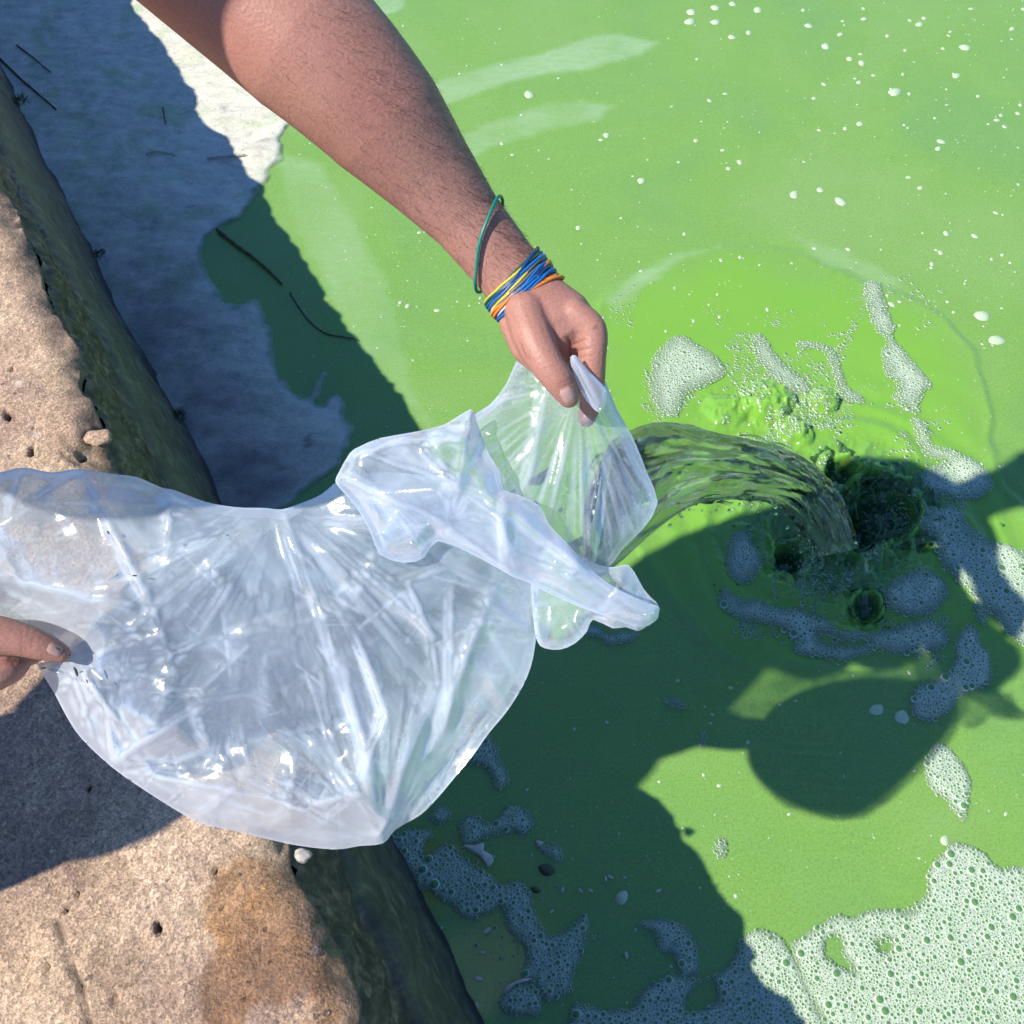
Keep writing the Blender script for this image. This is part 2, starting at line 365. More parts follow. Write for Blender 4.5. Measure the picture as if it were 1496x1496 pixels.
gy = axis([(-400, -40, 60), (-40, -2, 3), (-2, 0, .1), (0, .6, .008), (.6, 1.75, .0036), (1.75, 3.3, .012), (3.3, 8, .3), (8, 60, 6), (60, 400, 60)])
GX, GY = np.meshgrid(gx, gy); fx, fy = GX.ravel(), GY.ravel()
wz = np.zeros(len(fx)); nearw = (fx > -2) & (fx < 2) & (fy > -.5) & (fy < 4)
wz[nearw] = water_h(fx[nearw], fy[nearw])
wme = mk_mesh('water', np.stack([fx, fy, wz], 1), grid_faces(len(gx), len(gy)), M['water'])
ring = np.zeros(len(fx)); film = np.zeros(len(fx)); clear = np.zeros(len(fx))
xn, yn = fx[nearw], fy[nearw]; nz = fbm(xn*7, yn*7, 0, 4, 50)
rs = ring_sdf(xn, yn); ring[nearw] = sstep(.06, -.14, rs+.07*nz)*.8
fl = np.zeros(len(xn))
for pts, w in (([(600, 130), (720, 95), (800, 75), (860, 55), (905, 48), (965, 62), (930, 82), (850, 105), (770, 112), (700, 135), (640, 160)], 1.0),
               ([(660, 200), (720, 178), (800, 152), (850, 147), (902, 155), (870, 175), (800, 190), (720, 215), (680, 235)], .9),
               ([(540, -20), (600, -20), (590, 10), (560, 25), (540, 10)], .9),
               ([(1150, 340), (1180, 350), (1240, 370), (1300, 400), (1340, 430), (1280, 415), (1200, 385)], .55),
               ([(880, 440), (930, 400), (990, 370), (1050, 362), (1000, 380), (940, 420), (900, 460)], .7),
               ([(400, 220), (470, 240), (560, 400), (600, 560), (640, 640), (520, 500), (430, 330)], .5)):
    Pw = at(*np.array(pts, float).T)[:, :2]; fl = np.maximum(fl, w*sstep(.012, -.018, poly_sdf(xn, yn, Pw)+.012*fbm(xn*16, yn*40, 0, 3, 51)))
film[nearw] = fl*(.75+.5*nz)
rr = np.hypot(xn-SPL[0], yn-SPL[1]); cl = sstep(.26, .05, rr+.06*nz)*.6
for (c, r0, dd) in PITW: cl = np.maximum(cl, sstep(1.25, .7, np.hypot(xn-c[0], yn-c[1])/r0))
for (c, r0, dd) in BOILW: cl = cl*sstep(.6, 1.2, np.hypot(xn-c[0], yn-c[1])/r0)
clear[nearw] = np.clip(cl, 0, 1)
attr(wme, 'ring', ring); attr(wme, 'film', np.clip(film, 0, 1)); attr(wme, 'clear', clear)
link('water', wme, kind='structure', label='bright green algae covered water')
# ------------------------------------------------------------------ quay: stone top and mossy wall
def quay_xy(a, b): return a*QU[0]+b*QN[0], a*QU[1]+b*QN[1]
qa = axis([(-60, -4, 8), (-4, -.3, .2), (-.3, 1.9, .0036), (1.9, 3.6, .02), (3.6, 10, .4), (10, 120, 10)])
def edge_b(a):
    return -.068+.018*fbm(a*4, 0*a, 0, 3, 71)+.015*np.clip(fbm(a*15, 0*a+3, 0, 4, 72), -1, .2)
pb = np.concatenate([[-60, -20, -6, -2.5, -1.6], np.arange(-1.25, -.75, .012), np.arange(-.75, 0.0001, .0038)])
tb = np.concatenate([np.zeros(0)])
A, B = np.meshgrid(qa, pb); EB = edge_b(A)
bb = np.where(B > -.3, EB*(B+.3)/.3+B*0+(-.3)*(1-(B+.3)/.3), B)      # squeeze the last 30 cm so that it ends on the ragged edge
zz = H+.004*fbm(A*3, bb*3, 0, 4, 73)+.0022*fbm(A*40, bb*40, 0, 3, 74)
tt = np.clip((B+.07)/.07, 0, 1); zz -= .018*tt**2.2*(1+.9*fbm(A*22, bb*22, 0, 3, 75))
zz -= .016*sstep(-.10, -.02, B)*np.clip(fbm(A*13, bb*13, 0, 3, 76)-.12, 0, 1)*2.2
pit = np.clip(fbm(A*24, bb*24, 0, 3, 77)-.62, 0, 1); zz -= .04*pit
_x, _y = quay_xy(A, bb); crk = np.zeros(A.shape)
for (hx, hy, hr) in ((112, 1305, 4), (70, 1412, 4), (130, 1152, 4), (314, 1271, 3), (95, 1330, 2.5), (10, 606, 9), (44, 662, 5), (15, 538, 3), (112, 660, 8), (230, 1355, 4), (48, 625, 3)):
    w = at(hx, hy, H); q_ = np.hypot(_x-w[0], (_y-w[1])*.7+(_x-w[0])*.3)*(1+.9*fbm(A*70, bb*70, 0, 3, 88))/(hr*.00062); zz -= .012*np.exp(-q_**4); crk = np.maximum(crk, np.exp(-q_**4))
for (x0, y0, x1, y1) in ((82, 1345, 100, 1400), (100, 1400, 118, 1440), (118, 1440, 130, 1500), (88, 660, 112, 672)):
    p0, p1 = at(x0, y0, H), at(x1, y1, H); e_ = p1-p0; t_ = np.clip(((_x-p0[0])*e_[0]+(_y-p0[1])*e_[1])/(e_[0]**2+e_[1]**2), 0, 1); q_ = np.hypot(_x-p0[0]-t_*e_[0], _y-p0[1]-t_*e_[1])+.002*fbm(A*50, bb*50, 0, 2, 89)
    zz -= .004*np.exp(-(q_/.003)**2); crk = np.maximum(crk, .8*np.exp(-(q_/.0026)**2))
nA = len(qa)
# chipped fracture face hanging down from the edge
VV = [np.stack([*quay_xy(A.ravel(), bb.ravel()), zz.ravel()], 1)]
nl = 14; last_b, last_z = bb[-1], zz[-1]
for k in range(1, nl+1):
    t = k/nl; rough = .012*fbm(qa*24, 0*qa+t*7, 0, 4, 78, ridged=True)
    bk = last_b-.010*math.sin(math.pi*min(1, t*3))*(t < .34)+.016*t+rough*.8*min(1, t*4)
    VV.append(np.stack([*quay_xy(qa, bk), last_z-(.26*t)], 1))
V = np.concatenate(VV); rows = len(pb)+nl
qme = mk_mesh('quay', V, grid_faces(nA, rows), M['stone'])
apx, apy = to_px(V)
wetp = np.array([(318, 1500), (305, 1440), (312, 1380), (305, 1330), (318, 1290), (345, 1270), (400, 1258), (450, 1262), (480, 1300), (520, 1400), (560, 1500), (470, 1500), (440, 1455), (370, 1462), (350, 1500)], float)
vis = (V[:, 0] > -1.6) & (V[:, 0] < .2) & (V[:, 1] > -.2) & (V[:, 1] < 2.2); wet = np.zeros(len(V))
wq = at(*wetp.T, H)[:, :2]
wet[vis] = sstep(.010, -.006, poly_sdf(V[vis, 0], V[vis, 1], wq)+.030*fbm(V[vis, 0]*24, V[vis, 1]*24, 0, 4, 79))
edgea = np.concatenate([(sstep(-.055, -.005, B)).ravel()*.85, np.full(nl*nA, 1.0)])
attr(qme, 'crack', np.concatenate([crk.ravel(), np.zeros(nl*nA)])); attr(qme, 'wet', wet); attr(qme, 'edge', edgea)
link('quay', qme, kind='structure', label='pale gritty stone quay top with a broken edge')
prof = [(-.078, H-.035), (-.066, H-.06), (-.058, H-.12), (-.052, H-.20), (-.046, H-.255), (-.037, H-.268), (-.026, H-.285), (-.016, H-.33), (-.006, H-.40), (.006, H-.48), (.018, H-.57), (.026, H-.625), (.030, H-.645), (.034, H-.66), (.040, H-.70), (.05, H-.85), (.06, -.6)]
prof = smooth_poly(prof, 5, closed=False); rowsV = []; moss = []; wl = []
for (b0, z0) in prof:
    g = sstep(H-.25, H-.275, z0+.03*fbm(qa*6, 0*qa, 0, 4, 94))
    dsp = (1-g)*.012*fbm(qa*22, 0*qa+z0*34, 0, 5, 81, .6, ridged=True)+g*(.005*fbm(qa*7, 0*qa+z0*9, 0, 4, 82)+.0015*fbm(qa*60, 0*qa+z0*50, 0, 3, 83))+.016*fbm(qa*2.2, 0*qa, 0, 4, 84)+g*.010*np.clip(fbm(qa*11, 0*qa+z0*14, 0, 4, 93), -.2, 1)
    dsp = dsp+(1-g)*(edge_b(qa)+.066)*(.95 if z0 > H-.1 else .6)
    rowsV.append(np.stack([*quay_xy(qa, b0+dsp), 0*qa+z0+.006*fbm(qa*12, 0*qa+z0*4, 0, 3, 85)*g], 1))
    moss.append(np.clip(g*(1+.3*fbm(qa*9, 0*qa+z0*12, 0, 3, 86))+.12*(fbm(qa*14, 0*qa+z0*14, 0, 3, 90) > .25), 0, 1)); wl.append(np.clip(sstep(.055, .02, z0+.02*fbm(qa*9, 0*qa, 0, 3, 87)), 0, 1))
wm = mk_mesh('quay_wall', np.concatenate(rowsV), grid_faces(nA, len(prof)), M['wall'])
attr(wm, 'moss', np.concatenate(moss)); attr(wm, 'wetline', np.concatenate(wl))
link('quay_wall', wm, label='dark mossy quay wall sloping from the broken stone edge down to the water', cat='wall')
# ------------------------------------------------------------------ scum film by the wall
def sheet(name, polyw, step, zfun, mats, wob=.008, wseed=60, thick=.004, edge=.010, holes=()):
    """a thin raft on the water: grid inside the outline with its rim pulled to the outline"""
    mn, mx = polyw.min(0)-step*2, polyw.max(0)+step*2
    xs = np.arange(mn[0], mx[0], step); ys = np.arange(mn[1], mx[1], step)
    X, Y = np.meshgrid(xs, ys)
    def sd(x, y):
        s = poly_sdf(x, y, polyw)
        for h in holes: s = np.maximum(s, -poly_sdf(x, y, h))
        return s+wob*fbm(np.ravel(x)*22, np.ravel(y)*22, 0, 3, wseed)
    s = sd(X, Y).reshape(X.shape); ny, nx = X.shape
    inn = s < 0; cell = inn[:-1, :-1] | inn[1:, :-1] | inn[:-1, 1:] | inn[1:, 1:]
    use = np.zeros(X.shape, bool); use[:-1, :-1] |= cell; use[1:, :-1] |= cell; use[:-1, 1:] |= cell; use[1:, 1:] |= cell
    idx = -np.ones(X.shape, int); idx[use] = np.arange(use.sum())
    x, y, sv = X[use].copy(), Y[use].copy(), s[use].copy()
    e = step*.5; gxx = (sd(x+e, y)-sd(x-e, y))/(2*e); gyy = (sd(x, y+e)-sd(x, y-e))/(2*e); g = np.hypot(gxx, gyy)+1e-6
    o = sv > 0; mv = np.clip(sv/g, 0, step*1.5)
    x[o] -= (gxx/g*mv)[o]; y[o] -= (gyy/g*mv)[o]
    dd = np.clip(-sv, 0, 1)
    z = water_h(x, y)+zfun(x, y)+thick*(1-np.exp(-dd/edge))-.001*(dd <= 0)
    j, i = np.nonzero(cell); Fc = np.stack([idx[j, i], idx[j, i+1], idx[j+1, i+1], idx[j+1, i]], 1)
    me = mk_mesh(name, np.stack([x, y, z], 1), Fc, mats)
    return me, x, y, sd
SC = [(-260, -160), (-140, -160), (250, -160), (420, -100), (420, 40), (440, 150), (432, 180), (416, 192), (410, 225), (400, 250), (388, 268), (374, 280), (366, 305), (355, 322), (330, 332), (306, 345), (298, 372), (304, 398), (318, 425), (345, 448), (374, 442), (394, 470), (402, 500), (400, 532), (428, 570), (446, 582), (460, 556), (472, 541), (481, 546), (474, 566), (466, 590), (492, 580), (508, 600), (514, 640), (490, 690), (440, 725), (400, 760), (345, 800), (290, 760), (240, 650), (160, 480), (80, 320), (0, 170), (-60, 60), (-160, -60)]
SCW = at(*smooth_poly(SC, 3).T)[:, :2]
sme, sx, sy, ssd = sheet('algae_scum', SCW, .009, lambda x, y: .0035+.006*fbm(x*14, y*26, 0, 5, 61, .6), M['scum'], .018, 60, .003)
bq = sx*QN[0]+sy*QN[1]; aq = sx*QU[0]+sy*QU[1]
attr(sme, 'dirt', np.clip(sstep(.42, .08, bq+.09*fbm(sx*5, sy*5, 0, 3, 62))*sstep(2.9, 1.5, aq)*.85, 0, 1))
attr(sme, 'core', np.clip(-ssd(sx, sy)/.04, 0, 1)); link('algae_scum', sme, kind='stuff', label='pale crusty scum drifting against the quay wall')
# ------------------------------------------------------------------ foam rafts
BUB_RINGS = [(1.0, .0), (.90, .42), (.72, .62), (.42, .78)]
def bubble_block(P, seg=9):
    """domes: white walls round a dark window; P = (x, y, z, r) rows"""
    a = np.arange(seg)*2*np.pi/seg; n = len(P); V = []; k = len(BUB_RINGS)
    for (rr, hh) in BUB_RINGS:
        V.append(np.stack([P[:, None, 0]+P[:, None, 3]*rr*np.cos(a), P[:, None, 1]+P[:, None, 3]*rr*np.sin(a), np.repeat((P[:, 2]+P[:, 3]*hh*.9)[:, None], seg, 1)], 2))
    V = np.concatenate(V, 1); top = np.stack([P[:, 0], P[:, 1], P[:, 2]+P[:, 3]*.78], 1)[:, None]
    V = np.concatenate([V, top], 1); nv = k*seg+1; q = []; mi = []
    for r in range(k-1):
        for s in range(seg): q.append((r*seg+s, r*seg+(s+1) % seg, (r+1)*seg+(s+1) % seg, (r+1)*seg+s)); mi.append(0 if r < 2 else 1)
    for s in range(seg): q.append(((k-1)*seg+s, (k-1)*seg+(s+1) % seg, k*seg, k*seg)); mi.append(1)
    q = np.array(q); return V.reshape(-1, 3), (q[None]+(np.arange(n)*nv)[:, None, None]).reshape(-1, 4), np.tile(mi, n)
def poly_mesh(name, V, Q, mats, mi):
    tri = Q[:, 2] == Q[:, 3]; faces = [tuple(f[:3]) if t else tuple(f) for f, t in zip(Q.tolist(), tri)]
    return mk_mesh(name, V, faces, mats, True, mi)
def pack(sd, lo, hi, sizes, rng, over=.90):
    """dart throwing, big bubbles first; sizes = [(r_min, r_max, tries)]"""
    out = []; cs = .03; cells = {}
    for (r0, r1, n) in sizes:
        x = rng.uniform(lo[0], hi[0], n); y = rng.uniform(lo[1], hi[1], n); r = r0+(r1-r0)*rng.random(n)**2.2
        ok = sd(x, y) < -r*.35
        for xx, yy, r_ in zip(x[ok], y[ok], r[ok]):
            ci, cj = int(xx//cs), int(yy//cs); bad = False
            for i in (ci-1, ci, ci+1):
                for j in (cj-1, cj, cj+1):
                    for (px_, py_, pr) in cells.get((i, j), ()):
                        if (px_-xx)**2+(py_-yy)**2 < ((pr+r_)*over)**2: bad = True; break
                    if bad: break
                if bad: break
            if not bad: cells.setdefault((ci, cj), []).append((xx, yy, r_)); out.append((xx, yy, r_))
    return np.array(out).reshape(-1, 3)
def c8(pts, ox=500, oy=996): return [(ox+x/2.992, oy+y/2.992) for x, y in pts]
RAFTS = [
 ('wide sunlit raft of white foam bubbles filling the lower right corner', [(1215, 1510), (1150, 1385), (1160, 1368), (1210, 1342), (1235, 1334), (1300, 1330), (1345, 1316), (1352, 1270), (1380, 1245), (1408, 1230), (1440, 1246), (1462, 1262), (1496, 1266), (1560, 1290), (1580, 1560), (1240, 1560)], .0090, [[(1212, 1378), (1224, 1376), (1226, 1395), (1244, 1408), (1244, 1424), (1226, 1416), (1212, 1398)], [(1284, 1378), (1300, 1372), (1298, 1386), (1286, 1388)]]),
 ('shaded bluish foam raft in front of the sunlit corner raft at the bottom edge', [(835, 1510), (838, 1466), (890, 1472), (920, 1472), (945, 1442), (965, 1425), (1010, 1428), (1056, 1424), (1072, 1392), (1082, 1372), (1108, 1356), (1128, 1366), (1150, 1384), (1215, 1510), (1240, 1560), (830, 1560)], .0080, [[(1020, 1440), (1042, 1430), (1044, 1460), (1020, 1474), (1000, 1470)]]),
 ('small curl of shaded foam above the bottom edge raft', [(930, 1352), (962, 1340), (1000, 1350), (1016, 1384), (1024, 1420), (996, 1430), (984, 1400), (962, 1390), (955, 1362)], .007, []),
 ('long shaded foam raft with large bubbles against the mossy wall', c8([(190, 680), (260, 650), (390, 640), (400, 680), (360, 720), (370, 780), (420, 720), (480, 700), (550, 760), (620, 810), (690, 890), (740, 885), (800, 900), (850, 1000), (900, 1090), (960, 1090), (1050, 1030), (1072, 1060), (1050, 1180), (1020, 1290), (1000, 1370), (900, 1400), (860, 1330), (800, 1290), (800, 1230), (760, 1150), (700, 1050), (690, 980), (640, 1020), (560, 1040), (490, 1000), (470, 980), (360, 920), (290, 850), (230, 760)]), .0100, []),
 ('round shaded foam patch near the bottom beside a pale broken shell', c8([(695, 1370), (740, 1320), (830, 1310), (870, 1350), (880, 1400), (860, 1460), (760, 1460), (690, 1425)]), .0085, []),
 ('saddle shaped foam patch floating just off the bag bottom', c8([(510, 600), (560, 572), (640, 610), (700, 580), (740, 543), (800, 570), (838, 640), (800, 676), (750, 645), (700, 655), (640, 690), (540, 718), (515, 660)]), .0080, []),
 ('small round foam patch touching the lower right of the bag', c8([(378, 580), (430, 543), (482, 570), (470, 612), (430, 632), (388, 612)]), .0075, []),
 ('hooked foam patch beside the right flank of the bag', c8([(520, 360), (600, 250), (640, 218), (680, 290), (690, 340), (720, 390), (738, 440), (690, 478), (658, 460), (640, 400), (600, 366)]), .0075, []),
 ('small foam scrap with a pale edge right of the saddle shaped patch', c8([(846, 698), (900, 712), (940, 700), (968, 750), (950, 788), (900, 766), (850, 728)]), .0065, []),
 ('thin foam scrap under the tip of the bag flap', [(852, 912), (880, 916), (884, 924), (928, 921), (931, 936), (892, 945), (876, 934), (854, 930)], .0055, []),
 ('foam raft crossed by a sliver of sunlight at the right', [(1392, 952), (1400, 925), (1415, 909), (1430, 925), (1427, 945), (1442, 957), (1449, 985), (1440, 1002), (1402, 1016), (1392, 1036), (1362, 1056), (1336, 1052), (1329, 1030), (1345, 1004), (1380, 988)], .0085, []),
 ('kite shaped foam patch half in shade and half in sun at the right', [(1354, 1100), (1370, 1084), (1395, 1100), (1416, 1130), (1419, 1152), (1410, 1202), (1395, 1190), (1380, 1170), (1360, 1160), (1349, 1130)], .0075, []),
 ('broad blue foam band sweeping to the right edge below the splash', [(1338, 762), (1370, 738), (1402, 745), (1420, 780), (1460, 796), (1500, 812), (1570, 840), (1570, 980), (1482, 942), (1452, 902), (1410, 870), (1384, 836), (1362, 800)], .0090, []),
 ('patchy foam at the upper right side of the splash', [(1338, 700), (1372, 676), (1412, 668), (1444, 692), (1446, 722), (1408, 736), (1370, 728), (1350, 742)], .0065, []),
 ('curved foam belt below the splash', [(1048, 882), (1060, 858), (1086, 880), (1130, 888), (1170, 894), (1202, 906), (1232, 924), (1280, 920), (1330, 908), (1372, 918), (1384, 944), (1350, 952), (1270, 960), (1220, 967), (1165, 956), (1156, 930), (1110, 912), (1070, 906)], .0080, [[(1195, 926), (1230, 938), (1262, 940), (1232, 948), (1200, 940)]]),
 ('faint foam patch under the middle of the poured water', [(1063, 794), (1088, 776), (1106, 800), (1112, 832), (1086, 856), (1060, 836)], .0055, []),
 ('foam patch filling the gap between the splash and the curved belt', [(1284, 862), (1340, 834), (1382, 848), (1378, 882), (1342, 902), (1304, 894)], .0070, []),
 ('sunlit foam string running down above the splash', [(1262, 420), (1280, 409), (1287, 440), (1302, 465), (1307, 490), (1332, 530), (1357, 560), (1352, 580), (1337, 607), (1310, 590), (1303, 560), (1288, 530), (1284, 495), (1268, 460)], .0060, []),
 ('sunlit foam patch just above the poured water', [(952, 524), (985, 494), (1012, 500), (1042, 520), (1062, 546), (1036, 566), (1004, 580), (990, 612), (962, 606), (948, 566)], .0060, []),
 ('thin sunlit foam string left of the green boils', [(1095, 500), (1112, 488), (1150, 538), (1182, 565), (1176, 580), (1140, 568), (1112, 540)], .0055, []),
 ('narrow sunlit foam string curving round the green boils', [(1165, 500), (1205, 505), (1222, 522), (1238, 566), (1262, 582), (1254, 594), (1226, 578), (1212, 534), (1196, 516), (1168, 512)], .0050, []),
 ('short sunlit foam tail at the end of the long string', [(1328, 612), (1352, 618), (1364, 650), (1402, 662), (1398, 678), (1352, 670), (1336, 642)], .0055, []),
 ('small sunlit foam blob above the bottom right shadow corner', [(1040, 1232), (1052, 1222), (1064, 1234), (1062, 1250), (1050, 1256), (1040, 1246)], .0055, []),
 ('tiny upright foam blob in the bag shadow', [(1019, 1068), (1028, 1064), (1033, 1080), (1031, 1094), (1022, 1095), (1018, 1082)], .0045, []),
 ('round foam blob below the splash beside the sliver of sun', [(1328, 940), (1342, 930), (1352, 942), (1348, 958), (1334, 962)], .0055, []),
 ('small foam blob right of the bag flap shadow', [(968, 1022), (985, 1018), (1000, 1026), (998, 1036), (980, 1034)], .0045, []),
 ('foam scrap beside the curved belt near the right edge', [(1420, 880), (1436, 876), (1444, 896), (1440, 916), (1426, 912)], .0055, []),
]
nb_total = 0
for k, (lab, pts, rmax, holes) in enumerate(RAFTS):
    Pw = at(*smooth_poly(pts, 3).T)[:, :2]; Hw = [at(*smooth_poly(h, 3).T)[:, :2] for h in holes]
    big = len(pts) > 11
    me, x, y, sd = sheet('foam_raft', Pw, .0042, lambda x, y: .0022+.0012*fbm(x*80, y*80, 0, 2, 63+k), M['foam'], (.016 if k >= 17 else .011) if big else .005, 64+k, .0045, .008, Hw)
    attr(me, 'core', np.clip(-sd(x, y)/(.016 if k < 12 else .030 if k < 17 else .045), 0, 1)); o = link('foam_raft', me, label=lab, cat='foam')
    area = float(np.sum(sd(x, y) < 0))*.0042**2; rng = np.random.default_rng(100+k)
    lo, hi = Pw.min(0), Pw.max(0); bba = float(np.prod(hi-lo)); q = bba/1e-6
    sizes = [(rmax*.6, rmax*1.15, int(q*.0005)), (.0032, rmax*.62, int(q*.006)), (.0019, .0034, int(q*.045)), (.0010, .0019, int(q*.09))]
    P = pack(sd, lo, hi, sizes, rng)
    if len(P):
        s = np.clip(-sd(P[:, 0], P[:, 1]), 0, 1); z = water_h(P[:, 0], P[:, 1])+.0022+.0045*(1-np.exp(-s/.008))-P[:, 2]*.25
        V, Q, mi = bubble_block(np.stack([P[:, 0], P[:, 1], z, P[:, 2]], 1)); nb_total += len(P)
        link('bubbles', poly_mesh('bubbles', V, Q, [M['rim'], M['window']], mi), o, kind='stuff')
print('bubbles', nb_total)
# loose flecks and single bubbles
def dome(P, squash=.45, seg=8):
    a = np.arange(seg)*2*np.pi/seg; V = []; Fc = []
    for (x, y, z, r, el, th) in P:
        o = len(V); c, s = math.cos(th), math.sin(th)
        for rr, hh in ((1, 0), (.75, .7)):
            for q in a:
                ex, ey = r*rr*math.cos(q)*el*(1+.12*math.sin(3*q+x*900)), r*rr*math.sin(q)
                V.append((x+c*ex-s*ey, y+s*ex+c*ey, z+r*squash*hh))
        V.append((x, y, z+r*squash)); 
        for k in range(seg):
            k2 = (k+1) % seg; Fc.append((o+k, o+k2, o+seg+k2, o+seg+k)); Fc.append((o+seg+k, o+seg+k2, o+2*seg))
    return V, Fc
FL = []
def fleck_px(n, x0, x1, y0, y1, r0, r1, dens=None, pw=4):
    c = 0
    while c < n:
        px, py = RNG.uniform(x0, x1), RNG.uniform(y0, y1)
        if dens and RNG.random() > dens(px, py): continue
        w = at(px, py); FL.append((w[0], w[1], 0, r0+(r1-r0)*RNG.random()**pw, 1+RNG.random()*.7, RNG.uniform(0, 6.28))); c += 1
fleck_px(230, 1000, 1520, -20, 480, .0016, .0085, lambda x, y: np.clip((x-950)/600, 0, 1)*np.clip(1.15-y/420, .06, 1))
fleck_px(150, 560, 1100, -10, 480, .0014, .006)
fleck_px(200, 420, 720, 180, 640, .0010, .0032)
fleck_px(120, 850, 1480, 360, 690, .0014, .0045)
fleck_px(110, 780, 1496, 960, 1300, .0010, .0034)
fleck_px(60, 600, 1100, 1150, 1480, .0010, .0034)
FL = np.array(FL); FL[:, 2] = water_h(FL[:, 0], FL[:, 1])+.0003
V, Fc = dome(FL); link('foam_flecks', mk_mesh('foam_flecks', np.array(V), Fc, M['fleck']), kind='stuff', label='tiny pale foam flecks scattered over the green water')
BL = [(1307, 135, 8), (1435, 462, 10), (1456, 497, 9), (1228, 295, 7), (1160, 285, 6), (1198, 278, 5), (1206, 68, 6), (1241, 86, 5), (1259, 92, 5), (1045, 12, 6), (1045, 33, 6), (1069, 55, 5), (1070, 6, 5), (1107, 15, 6), (1181, 38, 5), (1343, 36, 5), (1410, 70, 7), (1256, 181, 5), (1397, 111, 5), (773, 139, 7), (886, 198, 5), (937, 264, 6), (845, 333, 4), (1281, 1037, 8), (1318, 1048, 10), (1380, 1228, 6), (908, 1312, 8), (1010, 18, 7), (1008, 32, 7)]
for (px, py, r) in BL:
    w = at(px, py); z = w[:2]; zr = float(water_h(np.array([w[0]]), np.array([w[1]]))[0])
    rw = r*np.linalg.norm(at(px+1, py)-w); V, Fc = dome([(w[0], w[1], zr+.0004, rw, 1.0+.5*RNG.random(), RNG.uniform(0, 6.28))], .4, 12)
    link('foam_blob', mk_mesh('foam_blob', np.array(V), Fc, M['fleck']), label='small pale foam blob floating alone on the green water', cat='foam blob', group='lone foam blobs on the water')

def froth(name, label, boxes, seed):
    rng = np.random.default_rng(seed); out = []
    for (x0, y0, x1, y1, n, th, rm) in boxes:
        px = rng.uniform(x0, x1, n); py = rng.uniform(y0, y1, n); d = fbm(px*.022, py*.026, 0, 3, seed)+.25*fbm(px*.1, py*.1, 0, 2, seed+5); e = np.minimum.reduce([px-x0, x1-px, py-y0, y1-py])/40
        k = d > th+.5*np.clip(1-e, 0, 1); w = at(px[k], py[k]); out.append(np.stack([w[:, 0], w[:, 1], np.zeros(k.sum()), .0011+rm*rng.random(k.sum())**4], 1))
    P = np.concatenate(out); P[:, 2] = water_h(P[:, 0], P[:, 1])-P[:, 3]*.3; V, Q, mi = bubble_block(P, 8)
    link(name, poly_mesh(name, V, Q, [M['rim'], M['window']], mi), kind='stuff', label=label); print(name, len(P))
froth('froth', 'loose bubbles and froth on the water round the splash', [(930, 470, 1270, 690, 11000, -.02, .0035), (1230, 400, 1400, 700, 3400, .14, .004), (880, 400, 1240, 520, 1500, .22, .0028), (1060, 680, 1420, 980, 7000, .13, .004), (1300, 640, 1500, 960, 3000, .25, .004), (1130, 680, 1360, 890, 4200, .0, .0024), (1090, 560, 1230, 660, 2200, -.1, .003), (960, 780, 1120, 900, 700, .25, .003), (560, 1200, 900, 1496, 1200, .34, .004), (900, 1330, 1240, 1500, 1400, .3, .004), (1130, 1290, 1500, 1400, 700, .3, .003), (880, 400, 960, 560, 500, .25, .003)], 401)
# ------------------------------------------------------------------ people: arms, hands, body
def loft(rings):
    """closed skin through rings of equal length"""
    n = len(rings[0]); V = [p for r in rings for p in r]; Fc = []
    for i in range(len(rings)-1):
        for k in range(n): Fc.append((i*n+k, i*n+(k+1) % n, (i+1)*n+(k+1) % n, (i+1)*n+k))
    Fc.append(tuple(range(n-1, -1, -1))); Fc.append(tuple((len(rings)-1)*n+k for k in range(n)))
    return V, Fc
def chain(P, r, seg=14, sub=5):
    """round limb with dome ends through world points P with radii r"""
    P = smooth_poly(P, sub, False); r = np.interp(np.linspace(0, 1, len(P)), np.linspace(0, 1, len(r)), r)
    t0 = P[0]-P[1]; t0 /= np.linalg.norm(t0); t1 = P[-1]-P[-2]; t1 /= np.linalg.norm(t1)
    ca = [(.97, .25), (.80, .6), (.45, .88), (.12, .99)]
    Q = [P[0]+t0*r[0]*h for _, h in ca[::-1]]+list(P)+[P[-1]+t1*r[-1]*h for _, h in ca]
    rr = [r[0]*q for q, _ in ca[::-1]]+list(r)+[r[-1]*q for q, _ in ca]
    return tube(np.array(Q), rr, seg)
def remesh(mb, voxel, iters=6, name='tmp'):
    me = mb.mesh(name, [], False); o = bpy.data.objects.new(name, me); COL.objects.link(o)
    m = o.modifiers.new('r', 'REMESH'); m.mode = 'VOXEL'; m.voxel_size = voxel; m.use_smooth_shade = True
    s = o.modifiers.new('s', 'SMOOTH'); s.factor = .5; s.iterations = iters
    dg = bpy.context.evaluated_depsgraph_get(); out = bpy.data.meshes.new_from_object(o.evaluated_get(dg))
    bpy.data.objects.remove(o); bpy.data.meshes.remove(me); return out
def arrays(me):
    V = np.zeros(len(me.vertices)*3); me.vertices.foreach_get('co', V)
    return V.reshape(-1, 3), [tuple(p.vertices) for p in me.polygons]
